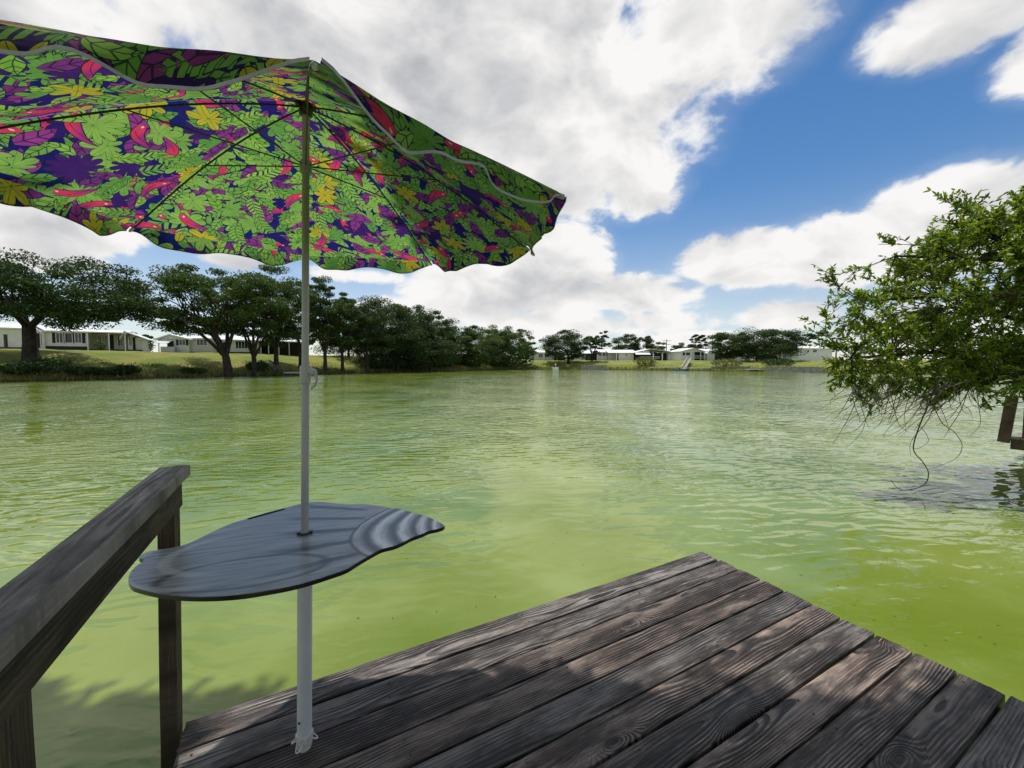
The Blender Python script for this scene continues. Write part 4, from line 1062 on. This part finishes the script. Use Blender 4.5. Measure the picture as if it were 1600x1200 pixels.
    def rail(s, l, r_, t, bt, y0=-.4):
        x0, x1 = s.x(l), s.x(r_); m_ = (l + r_) / 2; z1, z0 = s.z(m_, t), s.z(m_, bt)
        b = MB().box(x0, x1, y0, y0 + .06, z1 - .07, z1).box(x0, x1, y0, y0 + .06, z0, z0 + .06)
        n = max(3, int((x1 - x0) / .35))
        for i in range(n + 1):
            x = x0 + (x1 - x0) * i / n; b.box(x - .03, x + .03, y0 + .006, y0 + .054, z0 + .06, z1 - .07)
        b.build('porch_rail', M['white'], s.t)
HG = 'white mobile homes along the left bank'
h = House('white clapboard house at the far left edge behind the broad oak', -60, 66, 53, 57, 546, HG)
h.wall(-60, 36, 511, 9); h.roof_flat(-60, 36, 511, 500, 10); h.skirt(-60, 36, 542)
h.wall(36, 66, 514, 5, 1.0); h.gable(36, 66, 516, 506, 6, .7)
h.panel(54.5, 58.5, 520, 543, 'door', 'shutter', 1.0); h.window(59.5, 63, 521, 540, 1.0, False, 0)
h = House('long white house with black shuttered windows and an open porch at its right', 68, 229, 58, 64, 545, HG)
h.wall(68, 137, 517, 7); h.roof_flat(68, 140, 517, 508, 8); h.skirt(68, 137, 541)
h.window(88, 100, 520, 536, 0, True); h.window(102, 114.5, 520, 536, 0, False, 0); h.window(117.5, 129, 520, 536, 0, True)
h.wall(137, 192, 520, 5, 2.4, 'clapgrey'); h.roof_flat(137, 196, 519, 514, 7, -.6)
h.window(145, 152, 523, 541, 2.4); h.window(156, 162, 523, 541, 2.4); h.panel(164, 171, 522, 545, 'door', 'dark', 2.4); h.window(177, 186, 524, 540, 2.4)
h.posts([139, 172, 197], 520, -.4); h.gable(192, 229, 529, 517, 7, -.5, 'roof', 'clap', 196, False)
h.wall(198, 222, 527, 4, .8, 'clap'); h.window(199.5, 205, 526, 540, .8); h.panel(206, 210, 526, 547, 'door', 'shutter', .8); h.skirt(137, 222, 546)
h = House('white gabled house with a small window awning behind the spreading oak', 242, 338, 64, 66, 551, HG)
h.wall(262, 296, 530, 9); h.gable(247, 300, 530, 522, 10, -.5, 'roof', 'clap', 268); h.posts([250], 530, -.3)
h.window(280, 291, 530.5, 539.5, 0, True); h.awning(252, 271, 531, 536, 1.3); h.panel(262, 272, 533, 549, 'door', 'dark')
h.panel(257, 278, 542, 551, 'utility_box', 'greysiding', -.5, .5)
h.wall(296, 338, 529, 8, .3, 'clapgrey'); h.roof_flat(296, 340, 528, 522, 9, .1); h.window(306, 323, 530, 540, .3, False, 2); h.skirt(296, 338, 550, .3)
h = House('white house with a dark screened porch right of the spreading oak', 338, 470, 66, 72, 552, HG)
h.wall(338, 405, 531, 7); h.roof_flat(336, 420, 531, 524, 8); h.window(368, 392, 533, 545, 0, False, 4); h.window(343, 354, 534, 544); h.skirt(338, 405, 550)
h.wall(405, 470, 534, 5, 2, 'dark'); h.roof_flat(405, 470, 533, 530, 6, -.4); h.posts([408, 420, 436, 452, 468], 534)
FG = 'white mobile homes along the far bank'
h = House('leftmost far white house with two front windows and porch posts', 826, 882, 130, 130, 561.5, FG)
h.wall(835, 882, 551, 8); h.roof_flat(835, 884, 550.5, 546.5, 9); h.window(841.5, 848, 553, 558.5); h.window(851, 858, 553, 558.5)
h.wall(866, 882, 551, .4, -.8, 'dark', 'screen_wall'); h.posts([849.5, 862, 870], 551, -.9, .22); h.wall(826, 834, 553, 4, 1, 'cream'); h.roof_flat(826, 834, 553, 551, 5, .8)
h = House('dark open carport right of the lone far oak', 897, 934, 132, 132, 561, FG, 'carport')
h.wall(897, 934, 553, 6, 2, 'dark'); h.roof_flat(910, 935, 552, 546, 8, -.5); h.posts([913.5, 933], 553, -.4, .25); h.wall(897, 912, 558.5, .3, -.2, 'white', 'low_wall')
h = House('white far house with a row of three dark windows', 934, 953, 134, 134, 560, FG)
h.wall(934, 953, 550, 6); h.roof_flat(933, 955, 550, 545.5, 7); h.window(935.5, 940, 551.5, 556.5, 0, False, 0); h.window(941, 946, 551.5, 556.5, 0, False, 0); h.window(947, 951.5, 551.5, 556.5, 0, False, 0)
h = House('cream far house with a white roof and open end porch', 952, 992, 131, 131, 561, FG)
h.wall(967, 990, 551.5, 7, 0, 'cream'); h.wall(952, 966, 551.5, 5, 1.5, 'greysiding', 'porch_wall'); h.roof_flat(951, 993, 551, 546, 8.5); h.posts([963], 552, -.3, .28); h.window(977, 980, 553, 556, 0, False, 0)
h = House('wide far house with a bright white lowered awning and carport', 990, 1062, 130, 130, 561.5, FG)
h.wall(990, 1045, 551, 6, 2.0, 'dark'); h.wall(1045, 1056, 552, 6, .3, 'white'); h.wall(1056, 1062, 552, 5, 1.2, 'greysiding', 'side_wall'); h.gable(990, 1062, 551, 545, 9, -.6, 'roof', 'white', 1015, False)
h.awning(991, 1014, 549, 554, 1.6); h.posts([1020, 1034], 552, -.5, .3); h.panel(1024, 1032, 553, 559, 'porch_screen', 'dark', 1.9); h.rail(1000, 1030, 557, 560.5)
h = House('white far sunroom house with a gabled end and porch railing', 1063, 1118, 124, 126, 560.5, FG)
h.wall(1064, 1083, 549.5, 7); h.gable(1063, 1100, 549, 543.5, 8, -.6, 'roof', 'white', 1082); h.window(1066, 1070.5, 550.5, 555.5, 0, False, 0); h.window(1071.5, 1078, 550.5, 555.5, 0, False, 1)
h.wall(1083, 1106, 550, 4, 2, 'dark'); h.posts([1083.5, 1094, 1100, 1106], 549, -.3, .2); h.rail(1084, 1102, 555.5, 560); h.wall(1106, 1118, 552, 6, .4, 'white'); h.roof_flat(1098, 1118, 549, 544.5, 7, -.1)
h = House('small white shed house partly under the big far oaks', 1128, 1173, 124, 124, 560, FG)
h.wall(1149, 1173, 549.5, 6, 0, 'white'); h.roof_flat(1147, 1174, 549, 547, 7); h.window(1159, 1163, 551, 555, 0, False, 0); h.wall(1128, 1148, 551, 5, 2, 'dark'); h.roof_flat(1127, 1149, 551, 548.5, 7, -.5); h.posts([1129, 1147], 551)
h = House('low white carport right of the big far oaks', 1206, 1248, 116, 116, 559, FG, 'carport')
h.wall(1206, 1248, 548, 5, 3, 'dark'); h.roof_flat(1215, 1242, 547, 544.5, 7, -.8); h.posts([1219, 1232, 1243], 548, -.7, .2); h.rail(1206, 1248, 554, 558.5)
h = House('rightmost far white house with two dark windows beside the near branch', 1246, 1300, 112, 112, 560, FG)
h.wall(1247, 1300, 544.5, 8); h.roof_flat(1246, 1300, 544, 540, 9); h.window(1260.5, 1264, 546.5, 551, 0, False, 0); h.window(1269.5, 1276, 546, 551, 0, False, 1)

# ------------------------------------------------------------------ far shore furniture
def far_dock(label, L, Rr, Y, top_py, seed, group='small docks on the far bank'):
    a, c = aty(L, top_py, Y), aty(Rr, top_py, Y); W = c[0] - a[0]; zt = a[2]
    t = thing('small_dock', label, 'dock', (a[0], Y, zt), 0, group)
    n = max(4, int(W / 1.0))
    for i in range(n): MB().box(W * i / n + .015, W * (i + 1) / n - .015, 0, 2.2, -.16, 0).build('plank', M['dockgrey'], t)
    k = max(2, int(W / 2.5))
    for i in range(k + 1):
        x = .1 + (W - .2) * i / k; MB().box(x - .09, x + .09, .1, .28, -1.4 - max(0, zt), -.121).build('piling', M['darkwood'], t)
    return t
far_dock('grey far dock left of the boat slide', 1019, 1063, 101.5, 573.6, 1)
far_dock('grey far dock right of the boat slide', 1075, 1111, 98.5, 574.6, 2)
far_dock('low grey dock on the left bank behind the umbrella pole', 443, 484, 54.2, 581.5, 3)
far_dock('tiny dark dock under the big far oaks', 1173, 1192, 93.0, 576.6, 4)
# slide ramp between the two far docks
p0, p1 = aty(1068, 577, 103), aty(1077, 561.5, 112)
t = thing('dock_gangway', 'steep pale gangway running down the far bank to the blue boat', 'gangway', tuple(p0))
d = Vector(p1 - p0); dn = d.normalized(); sd = dn.cross(Vector((0, 0, 1))).normalized(); up = sd.cross(dn)
MB().obox(d * .5, dn, sd, up, d.length / 2, .5, .05).build('walkway', M['farwood'], t)
for s in (-1, 1): MB().obox(d * .5 + sd * s * .55 + up * .55, dn, sd, up, d.length / 2, .06, .07).build('handrail', M['dockgrey'], t)
for s in (-1, 1):
    for f in (.02, .35, .68, .98): MB().obox(d * f + sd * s * .55 + up * .26, up, sd, dn, .22, .035, .035).build('handrail_post', M['white'], t)
def boat(label, px, Y, L, mt, rz, z=None, py=None, pitch=0):
    p = aty(px, 575, Y); zz = WZ - .1 if z is None else z
    t = thing('rowboat', label, 'boat', (p[0], Y, zz), rz); t.rotation_euler.y = pitch
    b = MB(); st = 9; prof_ = [(0, .0), (.62, .04), (.95, .25), (1, .55)]
    for i in range(st):
        f = i / (st - 1); w = .68 * min(1, (1.06 - f) * 2.2) ** .7 if f > .4 else .68; sh = .12 * f * f
        for s in (-1, 1):
            for (q, zq) in (prof_ if s > 0 else prof_): b.v.append((L * f, s * w * q, zq * .8 + sh))
    for i in range(st - 1):
        for o_ in (0, 4):
            for k in range(3): a = i * 8 + o_ + k; b.f.append((a, a + 1, a + 9, a + 8))
    b.f.append((0, 1, 2, 3)); b.f.append((4, 7, 6, 5)); e = (st - 1) * 8; b.f.append((e, e + 1, e + 2, e + 3)); b.f.append((e + 4, e + 7, e + 6, e + 5))
    b.build('hull', M[mt], t, True)
    for f in (.25, .6): MB().box(L * f - .12, L * f + .12, -.55, .55, .33, .37).build('seat', M['farwood'], t)
    return t
boat('blue grey boat moored between the two far docks', 1053, 101.5, 4.0, 'blue', R(3))
pp = aty(834, 574, 116); boat('pale rowboat pulled up on the far bank beside the willow', 832, 117.5, 3.6, 'metal', R(150), gz(pp[0] , 117.5) + .05, pitch=R(8))
boat('dark rowboat lying at the waterline by the reedy shrub', 972, 111.2, 3.4, 'farwood', R(12))
# seawall, marker box, utility poles, posts
def seawall(label, L, Rr, Y, t_py, YR=None):
    YR = YR or Y; a, c = aty(L, t_py, Y), aty(Rr, t_py, YR); W = math.hypot(c[0] - a[0], c[1] - a[1]); rz = math.atan2(c[1] - a[1], c[0] - a[0])
    t = thing('seawall', label, 'wall', (a[0], a[1], a[2]), rz, 'concrete seawalls on the far bank'); n = max(3, int(W / 2))
    for i in range(n): MB().box(W * i / n + .02, W * (i + 1) / n - .02, 0, .4, -1.4 - a[2], 0).build('panel', M['concrete'], t)
    MB().box(-.1, W + .1, -.08, .5, .002, .15).build('cap', M['concrete'], t)
seawall('grey concrete seawall left under the lone far oak', 908, 948, 111.2, 571.5)
seawall('long grey seawall right of the tiny dark dock', 1196, 1285, 93, 573.5, 81)
seawall('rough grey seawall left of the tiny dark dock', 1112, 1172, 102.5, 573.5, 97)
p = aty(868, 575.5, 112.0); t = thing('float_box', 'small white float box sitting in the far water near the lone oak', 'float', (p[0], 112.0, WZ - .15))
MB().box(-.8, .8, -.5, .5, 0, .75).build('body', M['white'], t); MB().box(-.85, .85, -.55, .55, .752, .84).build('lid', M['roof'], t); MB().tube([(0, 0, .84), (0, 0, 1.5)], .04, 6).build('marker_post', M['white'], t); MB().tube([(0, 0, 1.45), (0, 0, 1.6), (0, 0, 1.75)], [.16, .2, .12], 8).build('lamp_ball', M['white'], t, True)
for i, (px, Y, tp) in enumerate([(1041, 150, 530), (1112.5, 150, 522)]):
    p = aty(px, 560, Y); z0 = gz(p[0], Y); h_ = aty(px, tp, Y)[2] - z0
    t = thing('utility_pole', ['wooden utility pole with crossarms right of the feathery tree', 'plain utility pole left of the big far oaks'][i], 'utility pole', (p[0], Y, z0), 0, 'utility poles behind the far houses')
    MB().tube([(0, 0, -.3), (0, 0, h_)], [.2, .13], 8).build('pole', M['farwood'], t, True)
    if i == 0:
        for zq in (h_ - .6, h_ - 1.9): MB().box(-1.6, 1.6, -.25, -.13, zq - .08, zq + .08).build('crossarm', M['farwood'], t)
p = aty(10, 550, 49); t = thing('fence_post', 'short dark post standing on the bank crest at the far left', 'post', (p[0], 49, gz(p[0], 49) - .2))
MB().box(-.11, .11, -.11, .11, 0, 1.9).build('shaft', M['darkwood'], t); MB().box(-.14, .14, -.14, .14, 1.902, 1.97).build('cap', M['darkwood'], t)
# gangway on left bank
p0, p1 = aty(437, 578, 55.0), aty(414, 563, 60.0)
t = thing('bank_steps', 'grey timber steps leading down the left bank to the low dock', 'steps', tuple(p0)); d = Vector(p1 - p0); dn = d.normalized(); sd = dn.cross(Vector((0, 0, 1))).normalized(); up = sd.cross(dn)
for s in (-1, 1): MB().obox(d * .5 + sd * s * .55, dn, sd, up, d.length / 2, .04, .12).build('stringer', M['farwood'], t)
for i in range(9): MB().obox(d * ((i + .5) / 9) + Vector((0, 0, .10)), (dn - Vector((0, 0, dn.z))).normalized(), sd, (0, 0, 1), .16, .5, .025).build('tread', M['farwood'], t)

# neighbouring dock at the right edge
a = onz(1577, 682, 0.0)
nd = thing('neighbour_dock', 'brown wooden dock end with leaning post at the right edge of the water', 'dock', (a[0], a[1], 0.0), R(-62))
for i in range(34): MB().box(.15 * i + .004, .15 * i + .144, -.05, 2.4, -.04, 0).build('plank', M['farwood'], nd)
MB().box(.02, 5, .0, .05, -.24, -.042).build('rim_joist', M['darkwood'], nd); MB().box(.02, .07, .052, 2.35, -.24, -.042).build('rim_joist', M['darkwood'], nd)
for (x, y) in ((.28, .16), (.28, 2.2), (2.6, .16), (2.6, 2.2)): MB().tube([(x, y, -2.2), (x, y, -.244)], .115, 12).build('piling', M['farwood'], nd, True)
MB().obox((-.03, -.02, .32), (1, 0, -.08), (0, 1, 0), (.08, 0, 1), .075, .045, .44).build('post', M['darkwood'], nd)
MB().box(.16, .26, -.04, .05, .002, .70).build('post', M['darkwood'], nd)
MB().box(-.12, 5, -.1, .09, .762, .80).build('rail_cap', M['farwood'], nd); MB().box(.262, 5, -.02, .02, .33, .47).build('rail_board', M['darkwood'], nd)
for x in (1.8, 3.4): MB().box(x, x + .1, -.04, .05, .002, .76).build('post', M['darkwood'], nd)

# bits of leaf floating on the pond
r = np.random.default_rng(77); ns = 90
q = np.array([onz(r.uniform(520, 1600), 600 + 480 * r.uniform(0, 1) ** .7, WZ + .004) for i in range(ns)]); q = q[np.hypot(q[:, 0], q[:, 1]) < 30]; ns = len(q)
a_ = r.uniform(0, 6.28, ns); A = np.c_[np.cos(a_), np.sin(a_), np.zeros(ns)] * r.uniform(.006, .016, ns)[:, None]; B = np.c_[-np.sin(a_), np.cos(a_), np.full(ns, .1)] * .005
Vv, Qq = leaf_quads(q, A, B)
tag(link('floating_leaves', np_mesh('floating_leaves', Vv, Qq, M['reed'])), 'bits of leaf floating on the green water', 'leaves', kind='stuff')
